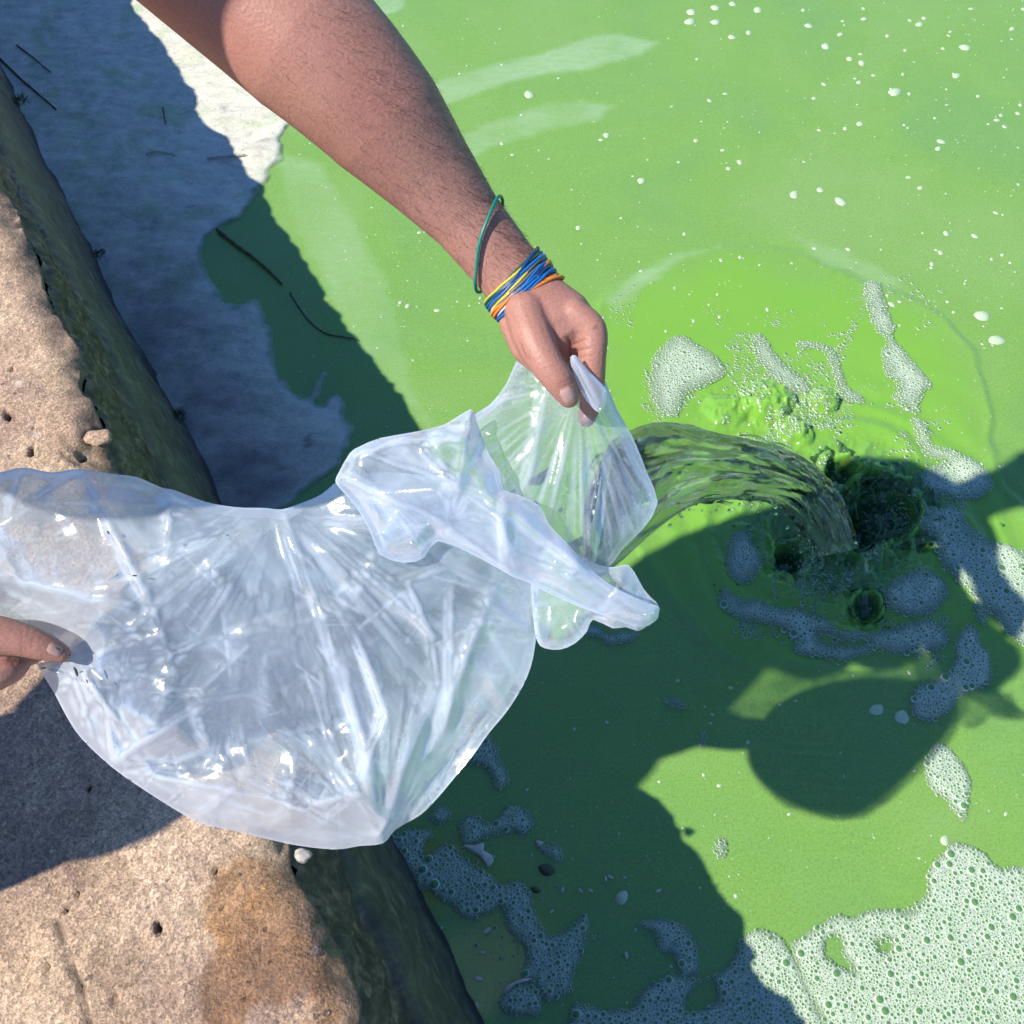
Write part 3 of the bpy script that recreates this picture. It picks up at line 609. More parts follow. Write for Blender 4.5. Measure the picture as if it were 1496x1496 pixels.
# left forearm sections: px centre, depth, half width (px), depth ratio
SECT = [(395, 15, .738, 112, .92), (450, 62, .742, 112, .90), (505, 115, .75, 103, .88), (565, 180, .765, 92, .86), (628, 255, .785, 70, .84), (682, 320, .80, 54, .80), (735, 386, .812, 49, .74), (768, 428, .815, 50, .70), (800, 468, .813, 60, .62)]
def sec_frame(k):
    a = np.array(SECT[max(k-1, 0)][:2], float); b = np.array(SECT[min(k+1, len(SECT)-1)][:2], float); t = (b-a)/np.linalg.norm(b-a)
    px, py, d, hw, rat = SECT[k]; c = dep(px, py, d); w = (t[1]*R_+t[0]*U_); w /= np.linalg.norm(w)
    return c, w, hw*d/F_PX, rat
_fr = [sec_frame(k) for k in range(len(SECT))]
_ac = smooth_poly(np.array([x[0] for x in _fr]), 16, False); _as = np.linspace(0, len(SECT)-1, len(_ac))
def arm_at(s):                                                   # centre, width dir, half width, half depth at fractional section s
    s = min(max(s, 0), len(SECT)-1.001); i = int(s); f = s-i
    ip = lambda q: np.array([np.interp(q, _as, _ac[:, k]) for k in range(3)])
    c = ip(s); t = ip(min(s+.12, len(SECT)-1))-ip(max(s-.12, 0)); t /= np.linalg.norm(t)
    w = _fr[i][1]*(1-f)+_fr[i+1][1]*f; hw = _fr[i][2]*(1-f)+_fr[i+1][2]*f; rt = _fr[i][3]*(1-f)+_fr[i+1][3]*f
    w = w-t*(w@t); w /= np.linalg.norm(w); v = np.cross(t, w)
    if v@F_ > 0: v = -v                                          # v looks to the camera
    return c, w, v, hw, hw*rt
def arm_ring(s, n=40, off=0.0):
    c, w, v, a, b = arm_at(s); q = np.arange(n)*2*np.pi/n
    return [c+w*(a+off)*math.cos(x)+v*(b+off)*math.sin(x) for x in q]
mb = MB()
up = [(-.50, .74, 1.58, .062), (-.39, .765, 1.53, .062), (-.285, .755, 1.46, .060)]
c0, w0, v0, a0, b0 = arm_at(0)
rings = []
for i, (x, y, z, r) in enumerate(up):
    q = np.arange(40)*2*np.pi/40; t = np.array([.62, .25, -.66]); t /= np.linalg.norm(t); w = w0-t*(w0@t); w /= np.linalg.norm(w); v = np.cross(t, w); v = -v if v@F_ > 0 else v
    rings.append([np.array([x, y, z])+r*(w*math.cos(a)+v*math.sin(a)) for a in q])
rings += [arm_ring(s) for s in np.linspace(0, 7, 43)]
mb.add(*loft(rings))
def D(*p): return [dep(x, y, d) for x, y, d in p]
# palm and back of the hand
def oval(px, py, d, hw, hd, tx, ty, n=28):
    c = dep(px, py, d); w = (ty*R_+tx*U_)/math.hypot(tx, ty); v = -F_
    return [c+w*hw*math.cos(a)+v*hd*math.sin(a) for a in np.arange(n)*2*np.pi/n]
mb.add(*loft([oval(758, 416, .815, .0270, .0195, .62, .78), oval(782, 446, .813, .0305, .0205, .64, .77), oval(808, 474, .812, .0345, .0205, .66, .75), oval(826, 494, .814, .0325, .0195, .6, .8), oval(842, 505, .820, .026, .0165, .6, .8), oval(852, 512, .825, .016, .010, .6, .8)]))
# thumb with its ball
mb.add(*chain(D((766, 452, .802), (778, 490, .795), (796, 527, .789), (816, 556, .789), (831, 580, .793)), [.0165, .0168, .0142, .0126, .0092]))
mb.add(*chain(D((752, 470, .815), (772, 508, .808), (800, 538, .802)), [.0135, .0145, .010]))
# index finger: knuckle, bent joint, tip below the thumb
mb.add(*chain(D((838, 458, .803), (864, 482, .803), (865, 525, .806), (865, 562, .814)), [.0125, .0130, .0118, .0108]))
mb.add(*chain(D((865, 562, .814), (863, 588, .826), (857, 611, .838)), [.0106, .0096, .0080]))
# the three fingers curled behind the gathered film
mb.add(*chain(D((832, 455, .818), (856, 486, .822), (858, 536, .838), (838, 566, .852), (822, 548, .858)), [.0125, .0125, .0112, .0102, .009]))
mb.add(*chain(D((815, 462, .834), (838, 492, .842), (838, 538, .860), (818, 556, .870), (806, 536, .872)), [.0122, .0120, .0106, .0098, .0085]))
mb.add(*chain(D((798, 470, .846), (815, 498, .856), (814, 532, .872), (798, 546, .880), (790, 528, .880)), [.0112, .0106, .0094, .0086, .0076]))
arm_me = remesh(mb, .0017, 7)
AV, AF = arrays(arm_me)
# right hand at the left margin, its thumb lying on the film
mb = MB()
sh_r, el_r, wr_r = np.array([-.84, .34, 1.52]), np.array([-.80, .26, 1.26]), dep(-150, 930, .80)
mb.add(*chain([sh_r, (sh_r+el_r)/2, el_r, (el_r+wr_r)/2, wr_r], [.058, .055, .045, .042, .028], 28, 6))
mb.add(*chain([wr_r, dep(-100, 938, .80), dep(-50, 948, .81)], [.030, .034, .030], 24))
mb.add(*chain(D((-70, 930, .79), (-20, 927, .785), (25, 933, .788), (62, 944, .792), (90, 955, .796)), [.020, .0170, .0142, .0118, .0078]))
mb.add(*chain(D((-70, 985, .81), (-25, 985, .80), (12, 972, .803), (30, 958, .815), (62, 950, .826)), [.0165, .0172, .0155, .0120, .008]))
mb.add(*chain(D((-75, 985, .83), (-20, 992, .828), (5, 978, .835), (5, 955, .845), (-30, 945, .85)), [.015, .0135, .012, .0105, .009]))
mb.add(*chain(D((-85, 975, .85), (-35, 982, .852), (-15, 965, .86), (-30, 945, .868)), [.014, .0125, .011, .009]))
mb.add(*chain(D((-95, 960, .865), (-60, 962, .868), (-40, 945, .874), (-60, 930, .88)), [.012, .011, .0095, .008]))
hand2 = remesh(mb, .0019, 6); HV, HF = arrays(hand2)
# crease strokes drawn into both hands (folds of the skin)
def folds(V, lines):
    px, py = to_px(V); dpt = (V-C_)@F_; cr = np.zeros(len(V)); V = V.copy(); view = (V-C_)/np.linalg.norm(V-C_, axis=1)[:, None]
    for (x0, y0, x1, y1, w, dm, dmax) in lines:
        ex, ey = x1-x0, y1-y0; t = np.clip(((px-x0)*ex+(py-y0)*ey)/(ex*ex+ey*ey), 0, 1); dd = np.hypot(px-x0-t*ex, py-y0-t*ey)
        g = np.exp(-(dd/w)**2)*np.sin(np.pi*np.clip(.12+.88*t*(1-.0), 0, 1))**.5*(dpt < dmax); cr = np.maximum(cr, g*min(1, dm/.001)); V += view*(dm*g)[:, None]
    return V, cr
AV, acr = folds(AV, [(832, 500, 838, 560, 2.6, .0028, .82), (834, 505, 856, 494, 1.6, .0009, .82), (836, 512, 866, 508, 1.6, .0009, .82), (838, 522, 868, 520, 1.4, .0006, .82), (828, 492, 838, 506, 2.4, .0014, .82),
                     (760, 500, 772, 527, 1.5, .0009, .82), (772, 516, 776, 530, 1.3, .0006, .82), (816, 566, 843, 556, 1.4, .0007, .81), (815, 561, 842, 550, 1.2, .0005, .81), (819, 572, 845, 562, 1.0, .0004, .81),
                     (846, 560, 880, 560, 1.4, .0006, .83), (848, 590, 872, 592, 1.2, .0004, .85), (700, 405, 722, 440, 2.0, .0006, .83)])
HV, hcr = folds(HV, [(32, 922, 31, 960, 1.3, .0007, .82), (40, 926, 36, 958, 1.2, .0006, .82), (47, 930, 43, 955, 1.0, .0005, .82), (-5, 962, 40, 966, 2.6, .0022, .82), (-5, 969, 25, 971, 1.4, .0008, .83)])
# rest of the figure, bent over beside the frame
LEGS = ((-1.13, .148), (-.97, .150))
mb = MB()
hip = np.array([-1.08, .15, 1.43]); ch = np.array([-.62, .56, 1.60]); mid = np.array([-.88, .47, 1.53]); hd = np.array([-.335, .68, 1.87])
mb.add(*chain([hip, mid, ch], [.11, .125, .14], 24))
mb.add(*chain([ch+np.array([.09, .17, .0]), ch, ch+np.array([-.10, -.20, .02])], [.07, .11, .07], 20))
mb.add(*chain([ch+np.array([.04, .01, .03]), hd+np.array([-.06, -.01, -.05])], [.055, .052], 18))
for lx, ly in LEGS:
    mb.add(*chain([hip+np.array([(lx+1.08)*.4, (ly-.14)*.4, -.02]), np.array([lx+.03, ly+.01, 1.10]), np.array([lx, ly, .76])], [.078, .058, .04], 18))
    mb.add(*chain([np.array([lx-.03, ly-.01, .735]), np.array([lx+.14, ly+.05, .715])], [.038, .028], 14))
bmh = bmesh.new(); bmesh.ops.create_icosphere(bmh, subdivisions=3, radius=1)
hv = []
for v in bmh.verts:
    x, y, z = v.co; z2 = z*1.22 if z < 0 else z*1.05; fx_ = x*.098 if x > 0 else x*.105; w_ = .078*(1-.22*max(0, -z))
    hv.append((fx_+(.012*math.exp(-((y/.16)**2+((z+.12)/.18)**2)) if x > 0 else 0), y*w_, z2*.105))
hf = [[v.index for v in f.verts] for f in bmh.faces]; bmh.free()
ax = np.array([.80, .20, -.55]); ax /= np.linalg.norm(ax); side = np.cross([0, 0, 1], ax); side /= np.linalg.norm(side); upv = np.cross(ax, side)
mb.add([hd+ax*x+side*y+upv*z for x, y, z in hv], hf)
for sg in (-1, 1): mb.add(*chain([hd+side*sg*.074+upv*.02, hd+side*sg*.080-upv*.03], [.012, .009], 10))
mb.add(*chain([hd+ax*.095+upv*.01, hd+ax*.118-upv*.035], [.009, .014], 10))
BV, BF = arrays(remesh(mb, .012, 4))
mb = MB(); mb.add(AV, AF); mb.add(HV, HF); mb.add(BV, BF)
person = link('person', None, label='bare armed person gripping the plastic bag, a stack of rubber bands on one wrist', cat='person')
body = mb.mesh('body', [M['skin']]); attr(body, 'crease', np.concatenate([acr, hcr, np.zeros(len(BV))]))
link('body', body, person)
mb = MB(); mb.add(*chain([hip+np.array([.03, .04, 0]), mid, ch], [.122, .142, .155], 24)); mb.add(*chain([ch+np.array([.09, .17, .0]), ch, ch+np.array([-.10, -.20, .02])], [.085, .125, .085], 20))
mb.add(*chain([np.array([-.53, .73, 1.60]), np.array([-.42, .755, 1.55])], [.078, .074], 20)); mb.add(*chain([sh_r, (sh_r+el_r)/2+np.array([0, 0, .03])], [.078, .070], 20))
mb.add(*chain([ch, np.array([-.53, .48, 1.52]), np.array([-.44, .42, 1.45])], [.12, .10, .075], 18))  # unseen sagging shirt front, added to shade the water near the splash
link('shirt', remesh(mb, .010, 4), person).data.materials.append(M['shirt'])
mb = MB(); mb.add(*chain([hip+np.array([.04, .05, .02]), hip], [.118, .116], 22))
for lx, ly in LEGS: mb.add(*chain([hip+np.array([(lx+1.08)*.4, (ly-.14)*.4, -.02]), np.array([lx+.03, ly+.01, 1.12])], [.088, .076], 18))
link('shorts', remesh(mb, .012, 3), person).data.materials.append(M['shorts'])
for lx, ly in LEGS:
    mb = MB(); mb.add(*chain([np.array([lx-.05, ly-.02, .74]), np.array([lx+.07, ly+.025, .735]), np.array([lx+.17, ly+.06, .728])], [.048, .046, .036], 16)); me = mb.mesh('shoe', [M['shoe']]); link('shoe', me, person)
mb = MB(); mb.add([hd-ax*.016+upv*.016+(ax*x+side*y+upv*z)*1.07 for x, y, z in hv], hf)
hm = mb.mesh('hair', [M['hair']]); link('hair', hm, person)
# nails laid on the thumb tips, by the skin under them
bvh = BVHTree.FromPolygons([tuple(v) for v in AV], AF); bvh2 = BVHTree.FromPolygons([tuple(v) for v in HV], HF)
def on_skin(tree, px, py):
    d = Vector(rays(px, py)); d.normalize(); r = tree.ray_cast(Vector(C_), d); return (np.array(r[0]), np.array(r[1])) if r[0] is not None else None
def nail(tree, cx, cy, tx, ty, L, Wd):
    V = []; ok = True; n, m = 9, 7
    for j in range(n):
        for i in range(m):
            u = (j/(n-1)*2-1); v = (i/(m-1)*2-1); vv = v*math.sqrt(max(.05, 1-.55*abs(u)**3)); q = on_skin(tree, cx+tx*L*u-ty*Wd*vv, cy+ty*L*u+tx*Wd*vv)
            if q is None: q = (np.array(V[-1]), np.zeros(3)) if V else (dep(cx, cy, .8), np.zeros(3))
            lift = .0009*(1-abs(u)**4)*(1-v**4)+.0001
            V.append(q[0]+q[1]*lift)
    me = mk_mesh('fingernail', np.array(V), grid_faces(m, n), M['nail']); return me
link('fingernail', nail(bvh, 829, 577, .50, .86, 11, 9.5), person)
link('fingernail', nail(bvh2, 80, 949, .93, .36, 11, 8), person)
link('fingernail', nail(bvh, 857, 612, -.2, .98, 6, 7), person)
# hairs on the forearm and the back of the hand
V, Fc = [], []; cnt = 0
for _ in range(9000):
    if cnt > 1500: break
    s = RNG.uniform(.6, 7.0); e = RNG.uniform(-1, 1); c, w, v, a, b = arm_at(s); pc = c+w*a*e*1.0; px, py = to_px(pc)
    dens = (.25+.75*sstep(-.2, .75, e))*(.4+.6*sstep(1, 3.5, s))
    if RNG.random() > dens or py < -20: continue
    q = on_skin(bvh, px, py)
    if q is None: continue
    p, nrm = q; t = np.array(arm_at(s+.3)[0]-c); t /= np.linalg.norm(t); dr = t*.75+w*(.35+.5*e*RNG.random())+RNG.normal(0, .35, 3)
    dr = dr-nrm*(dr@nrm); dr /= np.linalg.norm(dr)+1e-9; L = RNG.uniform(.004, .0115); sd_ = np.cross(nrm, dr)*.00006; o = len(V)
    m1 = p+dr*L*.5+nrm*L*.22; m2 = p+dr*L+nrm*L*RNG.uniform(.1, .35)
    V += [p-sd_, p+sd_, p+nrm*.0001, m1-sd_*.8, m1+sd_*.8, m1+nrm*.00012, m2]
    Fc += [(o, o+1, o+4, o+3), (o+1, o+2, o+5, o+4), (o+2, o, o+3, o+5), (o+3, o+4, o+6), (o+4, o+5, o+6), (o+5, o+3, o+6)]; cnt += 1
link('arm_hair', mk_mesh('arm_hair', np.array(V), Fc, M['hair'], False), person, kind='stuff')
# ------------------------------------------------------------------ rubber bands on the wrist
def rubber(name, col): return m_plain(name, col, .38, .08, 200)
RB = dict(yellow=rubber('yellow_rubber', (.62, .48, .03)), navy=rubber('navy_rubber', (.012, .05, .17)), green=rubber('dark_green_rubber', (.02, .11, .07)), grey=rubber('grey_rubber', (.10, .12, .14)), blue=rubber('blue_rubber', (.012, .14, .42)),
          orange=rubber('orange_rubber', (.75, .24, .03)), white=rubber('white_rubber', (.74, .72, .70)), teal=rubber('teal_elastic', (.0, .21, .16)))
def band(col, sl, sr, off, label, r=.00115, wob=.0, seed=0, sag=0):
    """a loop round the arm: sl / sr = section coordinate at the thumb side and at the little finger side"""
    n = 72; mb = MB(); turns = 2 if col != 'teal' else 1; rg = np.random.default_rng(int(seed*10)+5)
    for tn in range(turns):
        P = []; sh = (tn*.055+rg.uniform(-.02, .02)) if turns > 1 else 0; ph = rg.uniform(0, 6.28); tl = rg.uniform(-.085, .085) if turns > 1 else 0
        for k in range(n):
            a = 2*math.pi*k/n; sm, sd_ = (sl+sr)/2, (sr-sl)/2; s = sm+sh+(sd_+tl)*math.cos(a)+wob*(math.sin(2*a+ph)+.6*math.sin(5*a+ph*2))+sag*math.sin(a)
            c, w, v, ha, hb = arm_at(s); lo = off+rg.uniform(-.0001, .0001)+.0009*math.sin(2*a+ph*1.7)*(turns > 1)+.0012*max(0, -math.cos(a))**6*(turns > 1)
            P.append(c+w*(ha+lo)*math.cos(a)+v*(hb+lo)*math.sin(a))
        mb.add(*tube(smooth_poly(np.array(P), 2), r, 7, True))
    V, Fc = np.array(mb.V), mb.F
    me = mk_mesh('rubber_band', V, Fc, RB[col]); return link('rubber_band' if col != 'teal' else 'hair_elastic', me, label=label, cat='rubber band' if col != 'teal' else 'hair elastic', group='rubber bands stacked on the wrist' if col != 'teal' else None)
BANDS = [('yellow', 6.50, 6.20, .0018, 'yellow rubber band nearest the elbow in the stack on the wrist'),
         ('green', 6.56, 6.27, .0020, 'dark green rubber band tucked under the first yellow one'),
         ('navy', 6.61, 6.33, .0020, 'navy rubber band just below the dark green one'),
         ('blue', 6.66, 6.38, .0026, 'bright blue rubber band high in the stack, just above the grey one'),
         ('grey', 6.70, 6.47, .0022, 'grey rubber band in the middle of the stack on the wrist'),
         ('orange', 6.74, 6.52, .0013, 'thin orange rubber band half hidden between grey and yellow ones'),
         ('yellow', 6.80, 6.57, .0020, 'second yellow rubber band, in the middle of the stack above the white one'),
         ('white', 6.83, 6.63, .0017, 'white rubber band crossing the middle of the stack'),
         ('grey', 6.88, 6.68, .0020, 'second grey rubber band, between the middle white one and the wide orange one'),
         ('orange', 6.92, 6.73, .0026, 'wide orange rubber band below the middle white one'),
         ('blue', 6.98, 6.79, .0018, 'bright blue rubber band below the wide orange one'),
         ('navy', 7.02, 6.86, .0014, 'navy rubber band between two bright blue ones near the hand'),
         ('white', 7.07, 6.90, .0012, 'second white rubber band, near the back of the hand'),
         ('blue', 7.13, 6.95, .0013, 'bright blue rubber band nearest the back of the hand'),
         ('orange', 7.00, 7.12, .0010, 'slack orange rubber band slipping on to the back of the hand at the right')]
for k, (c_, sl, sr, off, lb) in enumerate(BANDS):
    band(c_, sl, sr, off*1.15, lb, (.00118+.00012*(k % 3)), .03, k*1.7)     # cos(a)=1 is the right-hand side of the picture
band('teal', 6.05, 5.12, .0030, 'loose teal hair elastic slanting across the forearm above the rubber bands', .0014, .02, 2, -.26)
# ------------------------------------------------------------------ plastic bag
def facet_field(seed, n, bx, amp, aniso=None):
    rg = np.random.default_rng(seed); x0, y0, x1, y1 = bx; P = np.stack([rg.uniform(x0-60, x1+60, n), rg.uniform(y0-60, y1+60, n)], 1)
    P = np.concatenate([P, [[x0-200, y0-200], [x1+200, y0-200], [x1+200, y1+200], [x0-200, y1+200]]]); h = np.concatenate([rg.normal(0, amp, n), np.zeros(4)])
    Q = P.copy()
    if aniso is not None:
        ang, st = aniso; c, s = math.cos(ang), math.sin(ang)
        Q = np.stack([(P[:, 0]*c+P[:, 1]*s)/st, -P[:, 0]*s+P[:, 1]*c], 1)
    tri = geometry.delaunay_2d_cdt([Vector(p) for p in Q], [], [], 0, 1e-6); vs = np.array([tuple(v) for v in tri[0]]); hv_ = np.array([h[o[0]] if o else 0 for o in tri[3]])
    tris = [f for f in tri[2] if len(f) == 3]
    def ev(px, py):
        if aniso is not None: X = (px*c+py*s)/st; Y = -px*s+py*c
        else: X, Y = px, py
        out = np.zeros(len(X))
        for a, b, d in tris:
            A_, B_, D_ = vs[a], vs[b], vs[d]; mn = np.minimum(np.minimum(A_, B_), D_); mx = np.maximum(np.maximum(A_, B_), D_)
            k = np.nonzero((X >= mn[0]) & (X <= mx[0]) & (Y >= mn[1]) & (Y <= mx[1]))[0]
            if not len(k): continue
            den = (B_[1]-D_[1])*(A_[0]-D_[0])+(D_[0]-B_[0])*(A_[1]-D_[1])
            if abs(den) < 1e-9: continue
            l1 = ((B_[1]-D_[1])*(X[k]-D_[0])+(D_[0]-B_[0])*(Y[k]-D_[1]))/den; l2 = ((D_[1]-A_[1])*(X[k]-D_[0])+(A_[0]-D_[0])*(Y[k]-D_[1]))/den; l3 = 1-l1-l2
            o = (l1 >= -1e-6) & (l2 >= -1e-6) & (l3 >= -1e-6); k = k[o]; out[k] = l1[o]*hv_[a]+l2[o]*hv_[b]+l3[o]*hv_[d]
        return out
    return ev
def crease_field(lines):
    def ev(px, py):
        h = np.zeros(len(px))
        for (x0, y0, x1, y1, amp, w) in lines:
            ex, ey = x1-x0, y1-y0; t = ((px-x0)*ex+(py-y0)*ey)/(ex*ex+ey*ey); tc = np.clip(t, 0, 1)
            dd = np.sqrt((px-x0-tc*ex)**2+(py-y0-tc*ey)**2+12)-3.4; h += amp*np.exp(-dd/w)*np.sin(np.pi*np.clip(tc*.84+.08, 0, 1))**.7
        return h
    return ev
def fan_field(fans):
    def ev(px, py):
        h = np.zeros(len(px))
        for (cx, cy, amp, nf, rp, rend, seed) in fans:
            dx, dy = px-cx, py-cy; r = np.hypot(dx, dy); a = np.arctan2(dy, dx)
            f = vnoise(a*nf, r*.004, 0, seed); f = 1-2*np.abs(f)+.6*(1-2*np.abs(vnoise(a*nf*2.3, r*.006, 0, seed+1)))
            h += amp*f*sstep(4, rp, r)*sstep(rend, rend*.45, r)
        return h
    return ev
def film_piece(name, outline, d0, bf, bb, parent, front, back, L=80, step=4.2, nsm=3, rim=14, op=0.0, milk=None):
    O = smooth_poly(outline, nsm); seg = np.linalg.norm(np.roll(O, -1, 0)-O, axis=1); cum = np.concatenate([[0], np.cumsum(seg)]); n = int(cum[-1]/step)
    Oc = np.concatenate([O, O[:1]]); tt = np.linspace(0, cum[-1], n, endpoint=False); B = np.stack([np.interp(tt, cum, Oc[:, 0]), np.interp(tt, cum, Oc[:, 1])], 1)
    mn, mx = B.min(0), B.max(0); rg = np.random.default_rng(abs(hash(name)) % 1000 if False else len(name)*7)
    gx_, gy_ = np.meshgrid(np.arange(mn[0], mx[0], step), np.arange(mn[1], mx[1], step*.87)); gx_ = gx_+(np.arange(gx_.shape[0]) % 2)[:, None]*step*.5
    I = np.stack([gx_.ravel(), gy_.ravel()], 1)+rg.uniform(-.25, .25, (gx_.size, 2))*step; I = I[poly_sdf(I[:, 0], I[:, 1], B) < -step*.7]
    P = np.concatenate([B, I]); ed = [(i, (i+1) % n) for i in range(n)]
    r = geometry.delaunay_2d_cdt([Vector(p) for p in P], ed, [], 0, 1e-5); vs = np.array([tuple(v) for v in r[0]]); tr = np.array([f for f in r[2] if len(f) == 3])
    cen = vs[tr].mean(1); tr = tr[poly_sdf(cen[:, 0], cen[:, 1], B) < 0]
    px, py = vs[:, 0], vs[:, 1]; t = np.clip(-poly_sdf(px, py, B), 0, None); g = np.sin(np.pi/2*np.clip(t/L, 0, 1)); rm = np.clip(t/rim, 0, 1)
    def total(fields, x, y): return sum(f(x, y) for f in fields)
    mb_V, mb_F, crs = [], [], []
    for sgn, amp, fields in ((-1, bf, front), (1, bb, back)):
        if fields is None: continue
        h0 = total(fields, px, py); s1 = s2 = 0
        for q in range(8):
            a = q*math.pi/4; s1 = s1+total(fields, px+3.6*math.cos(a), py+3.6*math.sin(a)); s2 = s2+total(fields, px+8*math.cos(a), py+8*math.sin(a))
        h = (h0+s1+s2*.7)/(9+5.6); lap = np.abs(s2/8-(h0+s1)/9); cr = np.clip(lap/.0012, 0, 1)**1.2
        cr = np.maximum(cr*rm, .8*np.exp(-t/1.6)); cr = cr+(milk(px, py) if milk and sgn < 0 else 0)
        d = d0(px, py)+sgn*amp*g+sgn*h*rm
        mb_F.append(tr+len(np.concatenate(mb_V)) if mb_V else tr); mb_V.append(dep(px, py, d)); crs.append(np.clip(cr+op, -.8, 1))
    me = mk_mesh(name, np.concatenate(mb_V), np.concatenate(mb_F).astype(int), M['film']); attr(me, 'crease', np.concatenate(crs))
    return link(name, me, parent)
bag = link('plastic_bag', None, label='large clear plastic bag held up by two hands and pouring water into the green algae', cat='plastic bag')
stream_root = link('poured_water', None, label='clear water inside the bag and arching out of it in a stream', cat='water stream')
BODY = [(-70, 702), (0, 690), (35, 683), (75, 690), (115, 685), (160, 692), (200, 697), (235, 712), (255, 716), (300, 733), (345, 741), (385, 742), (412, 744), (440, 735), (470, 722), (500, 700), (560, 690), (640, 700), (720, 740), (780, 790), (786, 860), (786, 900), (779, 960), (765, 1000), (740, 1040), (715, 1070), (690, 1105), (665, 1135), (640, 1165), (615, 1190), (578, 1212), (560, 1232), (525, 1236), (490, 1241), (440, 1236), (400, 1228), (335, 1212), (300, 1205), (268, 1190), (215, 1157), (165, 1122), (120, 1080), (98, 1048), (78, 1010), (58, 978), (60, 968), (98, 961), (60, 935), (0, 900), (-70, 878)]
dbody = lambda x, y: .815+.028*(x-50)/735+.025*(y-740)/500
bbx = (-70, 680, 790, 1245)
cl_body = [(115, 690, 220, 870, .004, 7), (120, 690, 0, 770, .004, 6), (35, 690, 10, 760, .003, 5), (0, 860, 75, 890, -.004, 5), (0, 845, 200, 885, .005, 6), (150, 745, 228, 900, .005, 5), (228, 900, 265, 1010, .003, 8), (245, 720, 248, 800, .004, 5), (248, 800, 235, 860, .003, 7),
           (412, 748, 470, 900, .006, 6), (412, 748, 560, 1010, .005, 8), (418, 750, 620, 960, .004, 7), (405, 750, 440, 860, .004, 5), (425, 745, 720, 1000, .004, 7), (470, 900, 545, 1130, .005, 8), (495, 940, 565, 1215, .005, 6), (640, 1000, 562, 1220, .007, 6), (690, 930, 640, 1100, .005, 7), (735, 830, 640, 1060, .006, 8),
           (660, 860, 655, 1090, .004, 5), (560, 1225, 610, 1010, .004, 5), (560, 1225, 520, 1080, .004, 6), (560, 1225, 660, 1080, .004, 6), (165, 1112, 290, 1035, .006, 4), (165, 1112, 155, 1040, .005, 4), (165, 1112, 285, 1125, .004, 4), (155, 1040, 110, 960, .004, 6), (160, 1115, 350, 1160, .003, 5), (285, 1035, 305, 1090, .003, 4), (345, 1150, 290, 1195, .003, 4),
           (100, 962, 170, 1050, .005, 5), (100, 962, 240, 930, .004, 8), (98, 960, 140, 1090, .004, 4), (595, 850, 630, 930, .007, 5), (630, 930, 640, 1000, .005, 5), (595, 850, 650, 830, .004, 5), (350, 1060, 365, 1130, .003, 5), (430, 1100, 420, 1200, .003, 6), (700, 870, 770, 920, .006, 4), (770, 920, 690, 905, .004, 4), (740, 1035, 700, 960, .004, 6)]
fr = [facet_field(3, 40, bbx, .0065), facet_field(4, 130, bbx, .0012, (1.05, 3.2)), facet_field(6, 420, bbx, .0008, (.7, 2.0)), facet_field(8, 160, (60, 960, 600, 1245), .0013, (-.5, 2.0)), crease_field([(a, b, c, d, e*.9, w) for a, b, c, d, e, w in cl_body]), fan_field([(412, 735, .0022, 4, 170, 460, 5), (562, 1235, .0020, 5, 150, 330, 7), (165, 1116, .0010, 5, 110, 230, 9), (98, 962, .0010, 4, 120, 260, 11)])]
bk = [facet_field(13, 40, bbx, .009), facet_field(14, 120, bbx, .0022, (.5, 2.2)), fan_field([(412, 735, .003, 5, 120, 460, 15), (562, 1235, .003, 6, 110, 330, 17)])]
def bands_field(lines):
    def ev(px, py):
        m_ = np.zeros(len(px))
        for (x0, y0, x1, y1, w, a) in lines:
            ex, ey = x1-x0, y1-y0; t = ((px-x0)*ex+(py-y0)*ey)/(ex*ex+ey*ey); L_ = math.hypot(ex, ey); sd_ = ((px-x0)*ey-(py-y0)*ex)/L_
            m_ = np.maximum(m_, a*sstep(-w, -w+3, sd_)*sstep(w, w*.2, sd_)*sstep(-.02, .1, t)*sstep(1.02, .85, t))
        return m_+.16*fbm(px*.012, py*.012, 3, 3, 66)
    return ev
_rg = np.random.default_rng(77); CRK = []
for _ in range(150):
    x, y = _rg.uniform(0, 780), _rg.uniform(700, 1235); ba = math.atan2(y-735, x-412)+_rg.normal(0, .45) if _rg.random() < .6 else _rg.uniform(0, 3.14); L_ = _rg.uniform(25, 110)
    CRK.append((x, y, x+L_*math.cos(ba), y+L_*math.sin(ba), _rg.uniform(-1, 1)))
fr.append(crease_field([(a_, b_, c_, d_, .0012*k_, 3.0) for a_, b_, c_, d_, k_ in CRK]))
body_milk = bands_field([(a_, b_, c_, d_, 2.0+1.2*abs(k_), .22+.25*abs(k_)) for a_, b_, c_, d_, k_ in CRK]+[(412, 750, 640, 1010, 9, .35), (640, 1000, 562, 1222, 16, .5), (790, 840, 636, 1100, 16, .45), (495, 935, 566, 1218, 12, .35), (455, 880, 560, 1180, 8, .3), (700, 900, 580, 1150, 10, .35), (20, 845, 200, 885, 12, .35), (115, 690, 215, 860, 12, .25), (232, 720, 236, 900, 22, .22), (165, 1114, 300, 1030, 7, .5), (165, 1114, 158, 1030, 9, .5), (540, 1230, 470, 1080, 14, .25), (655, 860, 655, 1090, 9, .4), (350, 760, 420, 860, 14, .25), (560, 740, 760, 900, 12, .35)])
film_piece('bag_body', BODY, dbody, .030, .055, bag, fr, bk, 120, 2.9, milk=body_milk)
HELD = [(130, 870), (250, 800), (412, 772), (560, 780), (700, 790), (765, 820), (770, 940), (722, 1030), (632, 1148), (560, 1216), (480, 1224), (335, 1196), (175, 1108), (110, 1030), (110, 950)]
